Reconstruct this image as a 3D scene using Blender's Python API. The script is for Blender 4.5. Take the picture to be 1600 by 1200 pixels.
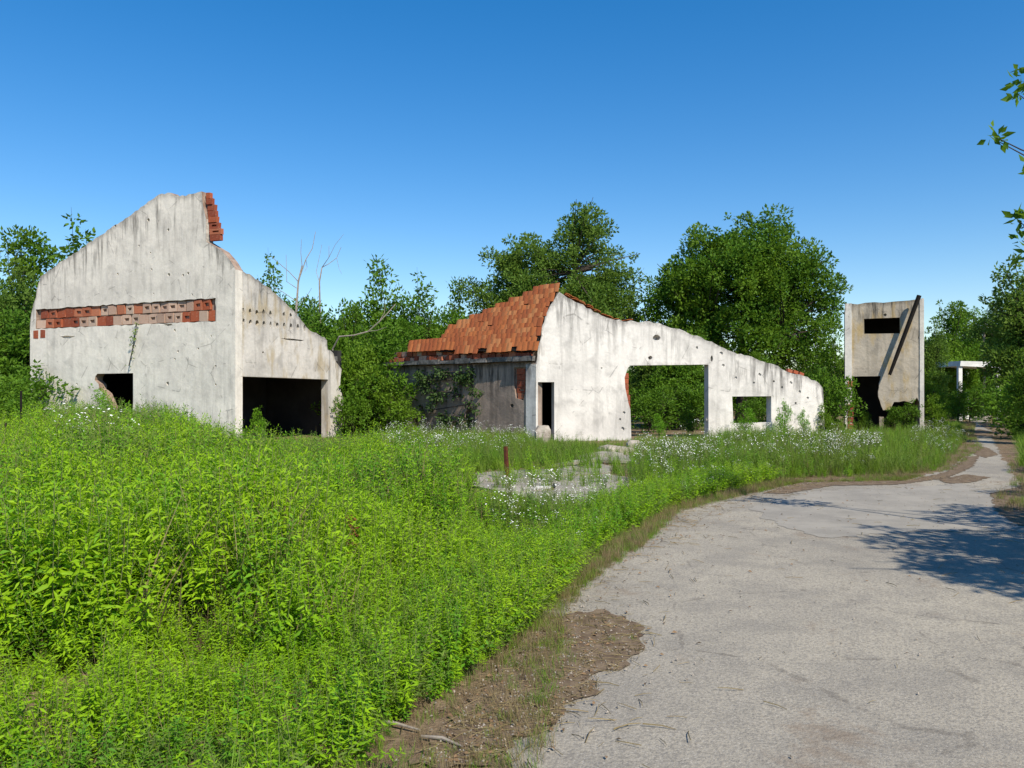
import bpy, bmesh, math, random
import numpy as np
from mathutils import Vector, Matrix, noise as mnoise
from mathutils.geometry import delaunay_2d_cdt

for o in list(bpy.data.objects): bpy.data.objects.remove(o)
scene = bpy.context.scene
C = scene.collection
rnd = random.Random(11)
rng = np.random.default_rng(11)

# ------------------------------------------------------------------ camera
F, HOR, EYE = 1250.0, 612.0, 1.6            # focal length and horizon in photo pixels (1600 wide), eye height
cam = bpy.data.cameras.new('camera')
cam.sensor_width = 36; cam.lens = 36 * F / 1600
cam.shift_y = (HOR - 600) / 1600
cam.clip_end = 4000
co = bpy.data.objects.new('camera', cam); C.objects.link(co)
co.location = (0, 0, EYE); co.rotation_euler = (math.radians(90), 0, 0)
scene.camera = co
# ------------------------------------------------------------------ sky and sun
SUN_EL, SUN_AZ = math.radians(46), math.radians(147)     # azimuth from +Y towards +X: behind the viewer, to the right
SUN = Vector((math.sin(SUN_AZ) * math.cos(SUN_EL), math.cos(SUN_AZ) * math.cos(SUN_EL), math.sin(SUN_EL)))
w = bpy.data.worlds.new('World'); scene.world = w; w.use_nodes = True
nt = w.node_tree; bg = nt.nodes['Background']
sky = nt.nodes.new('ShaderNodeTexSky'); sky.sky_type = 'NISHITA'; sky.sun_disc = False
sky.sun_elevation = SUN_EL; sky.sun_rotation = SUN_AZ
sky.air_density = 1.0; sky.dust_density = 0.2; sky.ozone_density = 2.0; sky.altitude = 100
hs = nt.nodes.new('ShaderNodeHueSaturation'); hs.inputs['Hue'].default_value = .506; hs.inputs['Saturation'].default_value = 1.45   # the phone's vivid colours
nt.links.new(sky.outputs[0], hs.inputs['Color']); gm = nt.nodes.new('ShaderNodeGamma'); gm.inputs[1].default_value = .91; nt.links.new(hs.outputs[0], gm.inputs[0])
nt.links.new(gm.outputs[0], bg.inputs[0]); bg.inputs[1].default_value = 0.131
sl = bpy.data.lights.new('sun', 'SUN'); sl.energy = 4.4; sl.angle = math.radians(0.5); sl.color = (1, .925, .79)
so = bpy.data.objects.new('sun', sl); C.objects.link(so)
so.rotation_euler = (-SUN).to_track_quat('-Z', 'Y').to_euler(); so.location = (0, 0, 40)
scene.view_settings.view_transform = 'Standard'; scene.view_settings.look = 'None'
scene.view_settings.exposure = 0.5; scene.view_settings.gamma = 1
scene.view_settings.use_curve_mapping = False
scene.cycles.max_bounces = 6; scene.cycles.transparent_max_bounces = 4
scene.cycles.use_denoising = True

# ------------------------------------------------------------------ helpers
def g(px, py):                                # photo pixel -> ground point
    Y = EYE * F / (py - HOR); return ((px - 800) / F * Y, Y)
def at(px, py, Y): return Vector(((px - 800) / F * Y, Y, EYE + (HOR - py) / F * Y))
def tag(o, label=None, cat=None, group=None, kind=None):
    if label: o['label'] = label
    if cat: o['category'] = cat
    if group: o['group'] = group
    if kind: o['kind'] = kind
    return o
def thing(name, label, cat, loc=(0, 0, 0), rz=0, group=None):
    o = bpy.data.objects.new(name, None); C.objects.link(o)
    o.location = loc; o.rotation_euler = (0, 0, rz); o.empty_display_size = .3
    return tag(o, label, cat, group)
def mesh_np(name, V, Fc, mats, midx=None, smooth=False):
    me = bpy.data.meshes.new(name)
    me.from_pydata([tuple(v) for v in V], [], [tuple(f) for f in Fc])
    for m in mats: me.materials.append(m)
    if midx is not None: me.polygons.foreach_set('material_index', np.asarray(midx, dtype=np.int32))
    if smooth: me.polygons.foreach_set('use_smooth', np.ones(len(me.polygons), dtype=bool))
    me.update(); return me
def tris_np(name, V, T, mats, midx=None):     # fast path, triangles only
    me = bpy.data.meshes.new(name); V = np.asarray(V, np.float32); T = np.asarray(T, np.int32)
    me.vertices.add(len(V)); me.vertices.foreach_set('co', V.ravel())
    me.loops.add(T.size); me.loops.foreach_set('vertex_index', T.ravel())
    me.polygons.add(len(T)); me.polygons.foreach_set('loop_start', np.arange(0, T.size, 3, dtype=np.int32))
    for m in mats: me.materials.append(m)
    if midx is not None: me.polygons.foreach_set('material_index', np.asarray(midx, np.int32))
    me.update(calc_edges=True); return me
def link(name, me, parent=None, loc=(0, 0, 0), rot=(0, 0, 0), scale=(1, 1, 1)):
    o = bpy.data.objects.new(name, me); C.objects.link(o); o.parent = parent
    o.location = loc; o.rotation_euler = rot; o.scale = scale; return o
class MB:                                      # collects verts and faces with material slots
    def __init__(s): s.V = []; s.F = []; s.M = []
    def add(s, V, Fc, m=0):
        n = len(s.V); s.V += [tuple(v) for v in V]; s.F += [tuple(i + n for i in f) for f in Fc]; s.M += [m] * len(Fc)
    def box(s, a, b, m=0, jit=0):
        x0, y0, z0 = a; x1, y1, z1 = b
        V = [(x0,y0,z0),(x1,y0,z0),(x1,y1,z0),(x0,y1,z0),(x0,y0,z1),(x1,y0,z1),(x1,y1,z1),(x0,y1,z1)]
        if jit: V = [tuple(c + rnd.uniform(-jit, jit) for c in v) for v in V]
        s.add(V, [(0,3,2,1),(4,5,6,7),(0,1,5,4),(1,2,6,5),(2,3,7,6),(3,0,4,7)], m)
    def tube(s, P, R, n=6, m=0):
        P = [Vector(p) for p in P]; V = []; Fc = []
        for i, p in enumerate(P):
            t = (P[min(i + 1, len(P) - 1)] - P[max(i - 1, 0)]).normalized()
            a = t.cross(Vector((.31, .9, .27))).normalized(); b = t.cross(a)
            for k in range(n):
                an = 2 * math.pi * k / n; V.append(p + (a * math.cos(an) + b * math.sin(an)) * R[i])
        for i in range(len(P) - 1):
            for k in range(n):
                Fc.append((i*n+k, i*n+(k+1)%n, (i+1)*n+(k+1)%n, (i+1)*n+k))
        Fc.append(tuple(range(n))[::-1]); Fc.append(tuple((len(P)-1)*n + k for k in range(n)))
        s.add(V, Fc, m)
    def mesh(s, name, mats, smooth=False, below=None):
        me = mesh_np(name, s.V, s.F, mats, s.M, smooth)
        if below is not None:
            zt = max(v[2] for v in s.V); a = me.attributes.new('below', 'FLOAT', 'POINT'); a.data.foreach_set('value', [below + zt - v[2] for v in s.V])
        return me
def inside(p, poly):
    x, y = p; r = False; j = len(poly) - 1
    for i in range(len(poly)):
        xi, yi = poly[i]; xj, yj = poly[j]
        if (yi > y) != (yj > y) and x < (xj - xi) * (y - yi) / (yj - yi) + xi: r = not r
        j = i
    return r
def rough(loop, step, amp, seed=0, closed=True):  # subdivide a loop and shake it
    r = random.Random(seed); out = []
    n = len(loop)
    for i in range(n if closed else n - 1):
        a = Vector(loop[i]); b = Vector(loop[(i + 1) % n]); k = max(1, int((b - a).length / step))
        nrm = Vector((-(b - a).y, (b - a).x)).normalized() if (b - a).length > 0 else Vector((0, 0))
        for q in range(k):
            p = a.lerp(b, q / k)
            if q: p = p + nrm * r.uniform(-amp, amp)
            out.append((p.x, p.y))
    return out
def fill(outer, holes, grid):
    """triangulate a polygon with holes; returns verts, tris"""
    pts = []; edges = []
    for lp in [outer] + holes:
        n = len(pts); pts += [Vector(p) for p in lp]; edges += [(n + i, n + (i + 1) % len(lp)) for i in range(len(lp))]
    if grid:
        xs = [p[0] for p in outer]; ys = [p[1] for p in outer]
        x = min(xs)
        while x < max(xs):
            y = min(ys)
            while y < max(ys):
                q = (x + rnd.uniform(0, grid * .7), y + rnd.uniform(0, grid * .7))
                if inside(q, outer) and not any(inside(q, h) for h in holes): pts.append(Vector(q))
                y += grid
            x += grid
    nb = sum(len(l) for l in [outer] + holes)
    V, E, T = delaunay_2d_cdt(pts, edges, [], 0, 1e-5)[:3]
    tris = []
    for t in T:
        c = ((V[t[0]].x+V[t[1]].x+V[t[2]].x)/3, (V[t[0]].y+V[t[1]].y+V[t[2]].y)/3)
        if inside(c, outer): tris.append((t, c))
    return V, tris, nb
def wall_mesh(name, outer, through, pockets, thick, mats, grid=.35, uneven=.006, core_holes=()):
    """a wall in local x (along), z (up), y 0..thick; through holes and pockets (loop, depth)"""
    holes = through + [p[0] for p in pockets]
    V, tris, nb = fill(outer, holes, grid)
    bm = bmesh.new()
    lay = bm.verts.layers.float.new('below')
    def below(x, z):
        best = None; n = len(outer)
        for i in range(n):
            a, b = outer[i], outer[(i + 1) % n]
            if (a[0] <= x <= b[0]) or (b[0] <= x <= a[0]):
                zz = a[1] if abs(b[0]-a[0]) < 1e-6 else a[1] + (b[1]-a[1])*(x-a[0])/(b[0]-a[0])
                if best is None or zz > best: best = zz
        return 9.0 if best is None else max(0, best - z)
    fr = []; bk = []
    for i, v in enumerate(V):
        d = rnd.uniform(-uneven, uneven) if i >= nb else 0
        a = bm.verts.new((v.x, d, v.y)); b = bm.verts.new((v.x, thick, v.y)); fr.append(a); bk.append(b)
        a[lay] = b[lay] = below(v.x, v.y)
    for t, c in tris:
        inh = [k for k, h in enumerate(holes) if inside(c, h)]
        if not inh:
            bm.faces.new([fr[i] for i in t])
        if not any(k < len(through) for k in inh):
            bm.faces.new([bk[i] for i in reversed(t)])
    def side(loop, d, cap=False, m=0, core=False):
        A = [bm.verts.new((p[0], 0, p[1])) for p in loop]; B = [bm.verts.new((p[0], d, p[1])) for p in loop]
        for v in A + B: v[lay] = below(v.co.x, v.co.z)
        for i in range(len(loop)):
            j = (i + 1) % len(loop)
            f = bm.faces.new([A[i], A[j], B[j], B[i]]); f.material_index = m
            if core and len(mats) > 1 and not (abs(loop[i][0] - loop[j][0]) < .004): f.material_index = 1
        if cap:
            f = bm.faces.new(B); f.material_index = m
    side(outer, thick, core=True)
    for q_, h in enumerate(through): side(h, thick, m=1 if q_ in core_holes else 0)
    for p in pockets: side(p[0], p[1], True, p[2] if len(p) > 2 else 0)
    bmesh.ops.remove_doubles(bm, verts=bm.verts, dist=1e-5)
    bmesh.ops.recalc_face_normals(bm, faces=bm.faces)
    me = bpy.data.meshes.new(name); bm.to_mesh(me); bm.free()
    for m in mats: me.materials.append(m)
    return me
class Wall:                                     # vertical plane from P0 to P1 (left to right seen from outside)
    def __init__(s, P0, P1):
        s.P0 = Vector(P0); s.P1 = Vector(P1); s.d = (s.P1 - s.P0).normalized(); s.L = (s.P1 - s.P0).length
        s.rz = math.atan2(s.d.y, s.d.x)
    def uz(s, px, py):
        k = (px - 800) / F                      # point P0 + u d with x = k*y
        u = (k * s.P0.y - s.P0.x) / (s.d.x - k * s.d.y)
        y = s.P0.y + u * s.d.y
        return (u, EYE + (HOR - py) / F * y)
    def poly(s, P): return [s.uz(*p) for p in P]
    def place(s, o, root):
        o.parent = root; o.location = (s.P0.x - root.location.x, s.P0.y - root.location.y, 0); o.rotation_euler = (0, 0, s.rz)
    def hole(s, px, py, w, h=None, n=7, seed=0):
        u, z = s.uz(px, py); sc = (s.P0.y + u * s.d.y) / F; r = random.Random(seed + px * 7 + py)
        h = h or w
        return [(u + math.cos(2*math.pi*i/n) * w * .5 * sc * r.uniform(.75, 1.2), z + math.sin(2*math.pi*i/n) * h * .5 * sc * r.uniform(.75, 1.2)) for i in range(n)]

# ------------------------------------------------------------------ materials
class N:
    def __init__(s, name):
        s.m = bpy.data.materials.new(name); s.m.use_nodes = True; s.t = s.m.node_tree; s.b = s.t.nodes['Principled BSDF']
        s.b.inputs['Roughness'].default_value = .9; s.b.inputs['Specular IOR Level'].default_value = .2
        s.out = s.t.nodes['Material Output']
    def n(s, typ, **k):
        o = s.t.nodes.new(typ)
        for a, v in k.items(): setattr(o, a, v)
        return o
    def l(s, a, b): s.t.links.new(a, b)
    def coord(s, scale=(1, 1, 1), kind='Object'):
        if kind == 'Position':
            src = s.n('ShaderNodeNewGeometry').outputs['Position']
        else: src = s.n('ShaderNodeTexCoord').outputs[kind]
        mp = s.n('ShaderNodeMapping'); mp.inputs['Scale'].default_value = scale; s.l(src, mp.inputs[0]); return mp.outputs[0]
    def noise(s, co, scale, detail=4, rough=.6, dist=0):
        o = s.n('ShaderNodeTexNoise'); o.inputs['Scale'].default_value = scale; o.inputs['Detail'].default_value = detail
        o.inputs['Roughness'].default_value = rough; o.inputs['Distortion'].default_value = dist; s.l(co, o.inputs['Vector']); return o.outputs['Fac']
    def voro(s, co, scale, feature='F1', out='Distance'):
        o = s.n('ShaderNodeTexVoronoi'); o.feature = feature; o.inputs['Scale'].default_value = scale; s.l(co, o.inputs['Vector']); return o.outputs[out]
    def ramp(s, f, a, b, ca=0, cb=1):
        o = s.n('ShaderNodeMapRange'); o.interpolation_type = 'SMOOTHSTEP'
        for i, v in enumerate((a, b, ca, cb)): o.inputs[i + 1].default_value = v
        s.l(f, o.inputs[0]); return o.outputs[0]
    def math(s, op, a, b):
        o = s.n('ShaderNodeMath'); o.operation = op
        for i, v in enumerate((a, b)):
            if isinstance(v, (int, float)): o.inputs[i].default_value = v
            else: s.l(v, o.inputs[i])
        return o.outputs[0]
    def mix(s, f, a, b):
        o = s.n('ShaderNodeMix'); o.data_type = 'RGBA'
        if isinstance(f, (int, float)): o.inputs[0].default_value = f
        else: s.l(f, o.inputs[0])
        for i, v in ((6, a), (7, b)):
            if isinstance(v, tuple): o.inputs[i].default_value = v + (1,)
            else: s.l(v, o.inputs[i])
        return o.outputs[2]
    def bump(s, h, strength=.4, dist=.02):
        o = s.n('ShaderNodeBump'); o.inputs['Strength'].default_value = strength; o.inputs['Distance'].default_value = dist
        s.l(h, o.inputs['Height']); s.l(o.outputs[0], s.b.inputs['Normal'])
    def col(s, c): s.l(c, s.b.inputs['Base Color'])
    def rand(s): return s.n('ShaderNodeObjectInfo').outputs['Random']
    def attr(s, name): return s.n('ShaderNodeAttribute', attribute_name=name).outputs['Fac']

def plaster(name, base, grey, mould, amount=1.0, ochre=None, lo=.48, bumps=.5):
    k = N(name); c = k.coord(); st = k.coord((2.6, 2.6, .28))
    big = k.noise(c, .55, 5, .62); streak = k.noise(st, 1.6, 6, .65, .3); fine = k.noise(c, 9, 6, .7); mid = k.noise(c, 2.2, 5, .6, .5)
    col = k.mix(k.ramp(big, .38, .68), base, grey)
    col = k.mix(k.math('MULTIPLY', k.ramp(mid, .5, .72), .5 * amount), col, tuple(x * .62 for x in grey))
    top = k.ramp(k.attr('below'), 0.05, 1.5, 1, 0)
    s1 = k.math('MULTIPLY', k.ramp(streak, lo, lo + .17), k.math('ADD', k.math('MULTIPLY', top, .8), .26))
    s1 = k.math('MULTIPLY', s1, k.ramp(k.noise(c, .42, 3, .55, .4), .36, .6, .25, 1.15))
    col = k.mix(k.math('MULTIPLY', s1, amount), col, mould)
    edge = k.ramp(k.attr('below'), 0.0, .22, .7, 0)
    col = k.mix(k.math('MULTIPLY', k.math('MULTIPLY', edge, k.ramp(fine, .3, .6)), amount), col, tuple(x * .7 for x in mould))
    if ochre: col = k.mix(k.math('MULTIPLY', k.ramp(k.noise(k.coord((1.6, 1.6, .5)), 1.3, 4, .6), .5, .66), .7), col, ochre)
    col = k.mix(k.ramp(fine, .3, .75, .25, 0), col, tuple(x * .5 for x in grey))
    cr = k.voro(c, .7, 'DISTANCE_TO_EDGE'); crm = k.math('MULTIPLY', k.ramp(cr, 0, .012, 1, 0), k.ramp(mid, .5, .58))
    col = k.mix(k.math('MULTIPLY', crm, .5), col, (.09, .08, .07))
    k.col(col); k.bump(k.math('ADD', fine, k.math('MULTIPLY', mid, 2)), bumps, .02); return k.m
M = {}
M['white'] = plaster('white_plaster', (.82, .76, .66), (.66, .61, .535), (.16, .145, .125), .8, lo=.46, bumps=.28)
M['gable'] = plaster('pale_plaster', (.76, .72, .665), (.58, .55, .51), (.15, .14, .13), .95, lo=.46, bumps=.28)
M['grey'] = plaster('grey_plaster', (.64, .595, .53), (.44, .41, .365), (.10, .095, .09), .95, ochre=(.40, .31, .17), bumps=.3)
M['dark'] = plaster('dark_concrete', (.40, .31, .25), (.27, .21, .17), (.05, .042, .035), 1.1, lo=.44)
M['booth'] = plaster('booth_concrete', (.56, .48, .37), (.41, .355, .28), (.075, .068, .055), 1.0, ochre=(.46, .31, .10), lo=.45)
M['ledge'] = plaster('ledge_concrete', (.33, .31, .29), (.2, .19, .175), (.05, .05, .045), 1)
def simple(name, a, b, scale=3, rough=.9, bump=.3, det=5, kind='Object'):
    k = N(name); c = k.coord(kind=kind); f = k.noise(c, scale, det, .65)
    k.col(k.mix(k.ramp(f, .3, .7), a, b)); k.bump(k.noise(c, scale * 6, 4), bump, .01); k.b.inputs['Roughness'].default_value = rough; return k.m
def brickmat(name, cols, scale=7):
    k = N(name); c = k.coord(); r = k.rand()
    col = k.mix(k.ramp(r, 0, .5), cols[0], cols[1]); col = k.mix(k.ramp(r, .5, 1), col, cols[2])
    f = k.noise(c, scale, 5, .7); col = k.mix(k.ramp(f, .5, .72, 0, .75), col, cols[3])
    k.col(col); k.bump(k.noise(c, 30, 4), .5, .01); return k.m
M['brick'] = brickmat('red_brick', [(.34, .088, .04), (.24, .06, .032), (.42, .15, .08), (.44, .29, .21)])
M['brickpale'] = brickmat('mortar_smeared_brick', [(.46, .34, .26), (.42, .28, .21), (.52, .37, .28), (.36, .13, .07)])
M['tile'] = brickmat('clay_tile', [(.44, .14, .046), (.32, .09, .034), (.48, .195, .075), (.20, .13, .08)], 4)
M['mortar'] = simple('old_mortar', (.36, .27, .21), (.20, .13, .095), 5)
M['inside'] = simple('shade_dark_inner_plaster', (.055, .052, .05), (.03, .028, .027), 1)  # inner plaster near black: the shade indoors is put into its colour
M['wood'] = simple('dark_weathered_wood', (.008, .0065, .0055), (.016, .013, .010), 6)
M['rust'] = simple('rust', (.12, .035, .015), (.055, .02, .012), 9)
M['drywood'] = simple('bleached_dead_wood', (.34, .30, .25), (.2, .17, .14), 8)
M['barkdark'] = simple('dark_bark', (.07, .055, .042), (.035, .028, .022), 8)
M['rubble'] = simple('rubble', (.42, .37, .31), (.25, .21, .17), 5)
M['bright'] = simple('bleached_white_paint', (.78, .77, .74), (.6, .58, .55), 3)
M['clay'] = simple('weathered_clay', (.45, .33, .22), (.3, .2, .13), 5)

def leafmat(name, a, b, c, trans=.35, patch=.25, hi=None):
    k = N(name); r = k.rand(); pos = k.coord(kind='Position')
    f = k.noise(pos, patch, 3, .6)
    col = k.mix(k.ramp(r, 0, .6), a, b); col = k.mix(k.math('MULTIPLY', k.ramp(f, .38, .66), .8), col, c)
    fine = k.noise(pos, 7, 2, .5); col = k.mix(k.ramp(fine, .35, .7, .0, .45), col, tuple(min(1, x * 1.5) for x in (hi or c)))
    k.col(col); k.b.inputs['Roughness'].default_value = .55; k.b.inputs['Specular IOR Level'].default_value = .16
    t = k.n('ShaderNodeBsdfTranslucent'); tc = k.mix(.5, col, tuple(min(1, x * 1.6) for x in c)); k.l(tc, t.inputs[0])
    ms = k.n('ShaderNodeMixShader'); ms.inputs[0].default_value = trans
    k.l(k.b.outputs[0], ms.inputs[1]); k.l(t.outputs[0], ms.inputs[2]); k.l(ms.outputs[0], k.out.inputs[0]); return k.m
M['weed'] = leafmat('weed_leaf', (.125, .285, .010), (.19, .36, .010), (.26, .41, .010), .36)
M['weed2'] = leafmat('deep_weed_leaf', (.065, .20, .014), (.095, .25, .016), (.14, .29, .012), .3)
M['weed3'] = leafmat('olive_weed_leaf', (.10, .19, .03), (.13, .22, .03), (.16, .22, .04), .35)
M['stem'] = simple('weed_stem', (.10, .16, .04), (.14, .15, .05), 3, kind='Position')
M['grass'] = leafmat('grass_blade', (.085, .21, .016), (.12, .25, .018), (.17, .25, .022), .34)
M['straw'] = leafmat('dry_grass', (.20, .145, .08), (.27, .20, .115), (.17, .14, .06), .2)
M['petal'] = simple('white_petals', (.80, .80, .76), (.7, .7, .64), 3)
M['dock'] = simple('dried_seed_head', (.14, .05, .02), (.2, .08, .03), 20)
M['tree'] = leafmat('tree_leaf', (.05, .135, .011), (.072, .175, .013), (.12, .205, .015), .38, .5)
M['tree2'] = leafmat('olive_tree_leaf', (.062, .14, .020), (.088, .17, .024), (.125, .195, .026), .38, .5)
M['tree3'] = leafmat('fresh_tree_leaf', (.06, .155, .012), (.085, .185, .014), (.13, .22, .014), .36, .5)
M['shrub'] = leafmat('shrub_leaf', (.045, .115, .010), (.065, .15, .012), (.10, .19, .012), .34, .8)
M['ivy'] = leafmat('creeper_leaf', (.035, .075, .02), (.05, .09, .024), (.06, .10, .025), .2, .8)

# ground, road
k = N('soil'); c = k.coord(); f = k.noise(c, .35, 6, .65); f2 = k.noise(c, 6, 6, .7); f3 = k.noise(c, 40, 4, .7)
col = k.mix(k.ramp(f2, .35, .68), (.16, .105, .062), (.26, .19, .12)); col = k.mix(k.ramp(f, .48, .62, 0, .55), col, (.085, .085, .03))
col = k.mix(k.ramp(f3, .55, .7, 0, .6), col, (.33, .26, .18)); k.col(col); k.bump(k.math('ADD', f2, f3), .9, .03); M['soil'] = k.m
k = N('worn_asphalt'); c = k.coord(); big = k.noise(c, .28, 5, .6, .4); mid = k.noise(c, 1.7, 6, .68); fine = k.noise(c, 55, 3, .7)
col = k.mix(k.ramp(big, .36, .64), (.385, .343, .270), (.275, .247, .202))
col = k.mix(k.ramp(mid, .42, .66, 0, .62), col, (.215, .195, .165))
v = k.voro(c, 75); col = k.mix(k.ramp(v, .1, .42, .55, 0), col, (.46, .43, .385))
v2 = k.voro(c, 34); col = k.mix(k.ramp(v2, .06, .2, .85, 0), col, (.12, .108, .095))
col = k.mix(k.ramp(fine, .42, .66, 0, .7), col, (.17, .155, .135))
cr = k.voro(k.coord(), .75, 'DISTANCE_TO_EDGE'); wob = k.noise(c, 5, 5, .7)
crm = k.math('MULTIPLY', k.ramp(k.math('ADD', cr, k.math('MULTIPLY', k.math('SUBTRACT', wob, .5), .10)), .0, .008, 1, 0), k.ramp(mid, .42, .55))
col = k.mix(k.math('MULTIPLY', crm, .4), col, (.10, .085, .07))
col = k.mix(k.ramp(k.noise(c, .9, 6, .75, .6), .56, .68, 0, .6), col, (.21, .16, .115))
k.col(col); k.bump(k.math('ADD', k.math('MULTIPLY', fine, 1.0), mid), .6, .014); M['road'] = k.m
k = N('old_asphalt_patch'); c = k.coord(); fine = k.noise(c, 50, 3, .7); mid = k.noise(c, 1.4, 6, .7)
col = k.mix(k.ramp(mid, .35, .65), (.31, .283, .24), (.24, .22, .188)); v = k.voro(c, 70); col = k.mix(k.ramp(v, .1, .4, .5, 0), col, (.36, .34, .31))
k.col(col); k.bump(fine, .35, .012); M['patch'] = k.m
k = N('yard_concrete'); c = k.coord(); mid = k.noise(c, 1.2, 6, .7); fine = k.noise(c, 30, 4, .7)
col = k.mix(k.ramp(mid, .35, .65), (.36, .325, .27), (.25, .225, .185)); col = k.mix(k.ramp(fine, .5, .7, 0, .5), col, (.22, .2, .16)); k.col(col); k.bump(fine, .6, .02); M['yard'] = k.m
M['litter'] = simple('leaf_litter_soil', (.10, .068, .043), (.21, .155, .10), 9, det=8, bump=.9)

# ------------------------------------------------------------------ ground and road
def sheet(name, poly, z, mat, grid=None, parent=None, amp=0):
    V, tris, nb = fill(poly, [], grid)
    vs = [(v.x, v.y, z + (rnd.uniform(-amp, amp) if i >= nb else 0)) for i, v in enumerate(V)]
    fs = []
    for t, c_ in tris:
        a, b, c2 = (Vector(vs[i]) for i in t)
        fs.append(t if (b - a).cross(c2 - a).z > 0 else tuple(reversed(t)))
    o = link(name, mesh_np(name, vs, fs, [mat]), parent); return o
gs = 1500
o = sheet('ground', [(-gs, -gs), (gs, -gs), (gs, gs), (-gs, gs)], 0, M['soil'])
tag(o, 'brown soil ground under the weeds and round the ruins', 'ground', kind='structure')
EDGE = [g(*p) for p in [(800,1200),(830,1090),(850,1000),(850,960),(905,905),(985,855),(1050,800),(1150,775),(1240,755),(1400,752),(1480,735),(1530,700),(1516,680),(1521,660)]]
road = [(-.1, -6), (-.08, 2.2)] + EDGE + [(33, 60), (36, 60)] + [g(*p) for p in [(1545,660),(1553,690),(1568,720),(1600,762)]] + [(7.6, 9), (7.0, 4), (7.0, -6)]
o = sheet('road', rough(road, .16, .07, 3), .006, M['road'])
tag(o, 'worn pale asphalt road curving off between the ruins and the trees', 'road', kind='structure')
def gp(P, step=.12, amp=.05, seed=1): return rough([g(*p) for p in P], step, amp, seed)
o = sheet('road_patch', gp([(1175,795),(1260,768),(1400,764),(1500,755),(1560,775),(1590,830),(1420,832),(1300,842),(1215,822)], .1, .09, 5), .010, M['patch'])
tag(o, 'darker grey patch of older asphalt in the road bend', 'road patch', kind='structure')
SPILL = [(815,1000),(845,975),(885,962),(945,955),(1003,980),(1008,1012),(978,1045),(925,1058),(940,1085),(890,1100),(870,1135),(800,1160),(770,1200),(640,1200),(740,1090)]
for i, (P, lab) in enumerate([
    (SPILL, 'brown litter and soil spilling over the near road edge'),
    ([(1190,772),(1250,755),(1330,752),(1420,752),(1480,738),(1510,715),(1530,712),(1520,730),(1480,748),(1400,758),(1300,760),(1230,772)], 'band of brown soil along the foot of the grass verge'),
    ([(1548,772),(1600,760),(1660,772),(1660,830),(1590,822),(1556,800)], 'brown litter under the trees at the right road edge'),
    ([(1466,750),(1510,742),(1548,747),(1522,754),(1484,757)], 'small brown litter patch where the road begins to narrow'),
    ([(1509,703),(1528,697),(1545,701),(1560,711),(1540,716),(1524,711)], 'brown soil crossing the path where it narrows'),
    ([(1508,676),(1530,671),(1548,674),(1552,683),(1530,681),(1518,684)], 'brown soil across the far end of the path'),
    ([(1528,662),(1546,659),(1552,670),(1545,672)], 'thin soil strip along the right side of the far path'),
    ]):
    o = sheet('soil_patch', gp(P, .05, .035, 20 + i), .014, M['litter']); tag(o, lab, 'soil', kind='structure')
# yard slabs between the weeds
yard = tag(thing('yard_pavement', 'broken pale concrete yard slabs before the white gable', 'pavement', (*g(860, 750), 0)), kind='structure')
yl = yard.location
for i, P in enumerate([[(735,744),(800,738),(868,736),(862,768),(800,775),(742,764)], [(872,735),(930,727),(958,733),(950,744),(866,748)], [(868,751),(948,747),(985,752),(975,778),(905,785),(866,772)], [(862,732),(905,724),(952,718),(985,716),(990,726),(930,724)],[(800,780),(866,776),(905,789),(960,783),(955,800),(860,806)]]):
    pl = rough([(x - yl.x, y - yl.y) for x, y in [g(*p) for p in P]], .3, .05, 30 + i)
    link('slab', wall_mesh('slab', pl, [], [], .06, [M['yard']], .5, .008), yard, (0, 0, .05 + .012 * i), (math.radians(-90), 0, 0), (1, -1, 1))
for o in yard.children:                         # slab meshes are built standing: lay them flat
    o.rotation_euler = (0, 0, 0); o.scale = (1, 1, 1)
    o.data.transform(Matrix(((1,0,0,0),(0,0,1,0),(0,-1,0,0),(0,0,0,1))))

# ------------------------------------------------------------------ bricks and tiles
def brick_mesh(name, wx, hz, dp, mat, cavity=False):
    b = MB(); j = lambda: rnd.uniform(-.006, .006)
    x0, x1, z0, z1 = -wx/2, wx/2, 0, hz
    if not cavity:
        b.box((x0, 0, z0), (x1, dp, z1), jit=.006)
    else:
        o_ = [(x0+j(), j(), z0), (x1+j(), j(), z0), (x1+j(), j(), z1), (x0+j(), j(), z1)]
        bk = [(x, dp, z) for x, y, z in o_]
        i0, i1, k0, k1 = x0 + wx*.24, x1 - wx*.2, z0 + hz*.36, z1 - hz*.34
        inn = [(i0+j(), 0, k0+j()), (i1+j(), 0, k0+j()), (i1+j(), 0, k1+j()), (i0+j(), 0, k1+j())]
        ind = [(x, .09, z) for x, y, z in inn]
        Fc = []
        for a in range(4):
            c2 = (a + 1) % 4
            Fc += [(a, c2, 4+c2, 4+a), (a, 8+a, 8+c2, c2), (8+a, 12+a, 12+c2, 8+c2)]
        Fc += [(7,6,5,4), (12,13,14,15)]
        b.add(o_ + bk + inn + ind, Fc)
    return b.mesh(name, [mat])
BR = {(m, cv): [brick_mesh('brick', .235, .19, .12, M[m], cv) for _ in range(3)] for m in ('brick', 'brickpale') for cv in (0, 1)}
def put_brick(parent, u, y, z, kind='brick', cav=0, sx=1, sz=1, rot=(0, 0, 0)):
    return link('brick', rnd.choice(BR[(kind, cav)]), parent, (u, y, z), rot, (sx, 1, sz))
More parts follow.
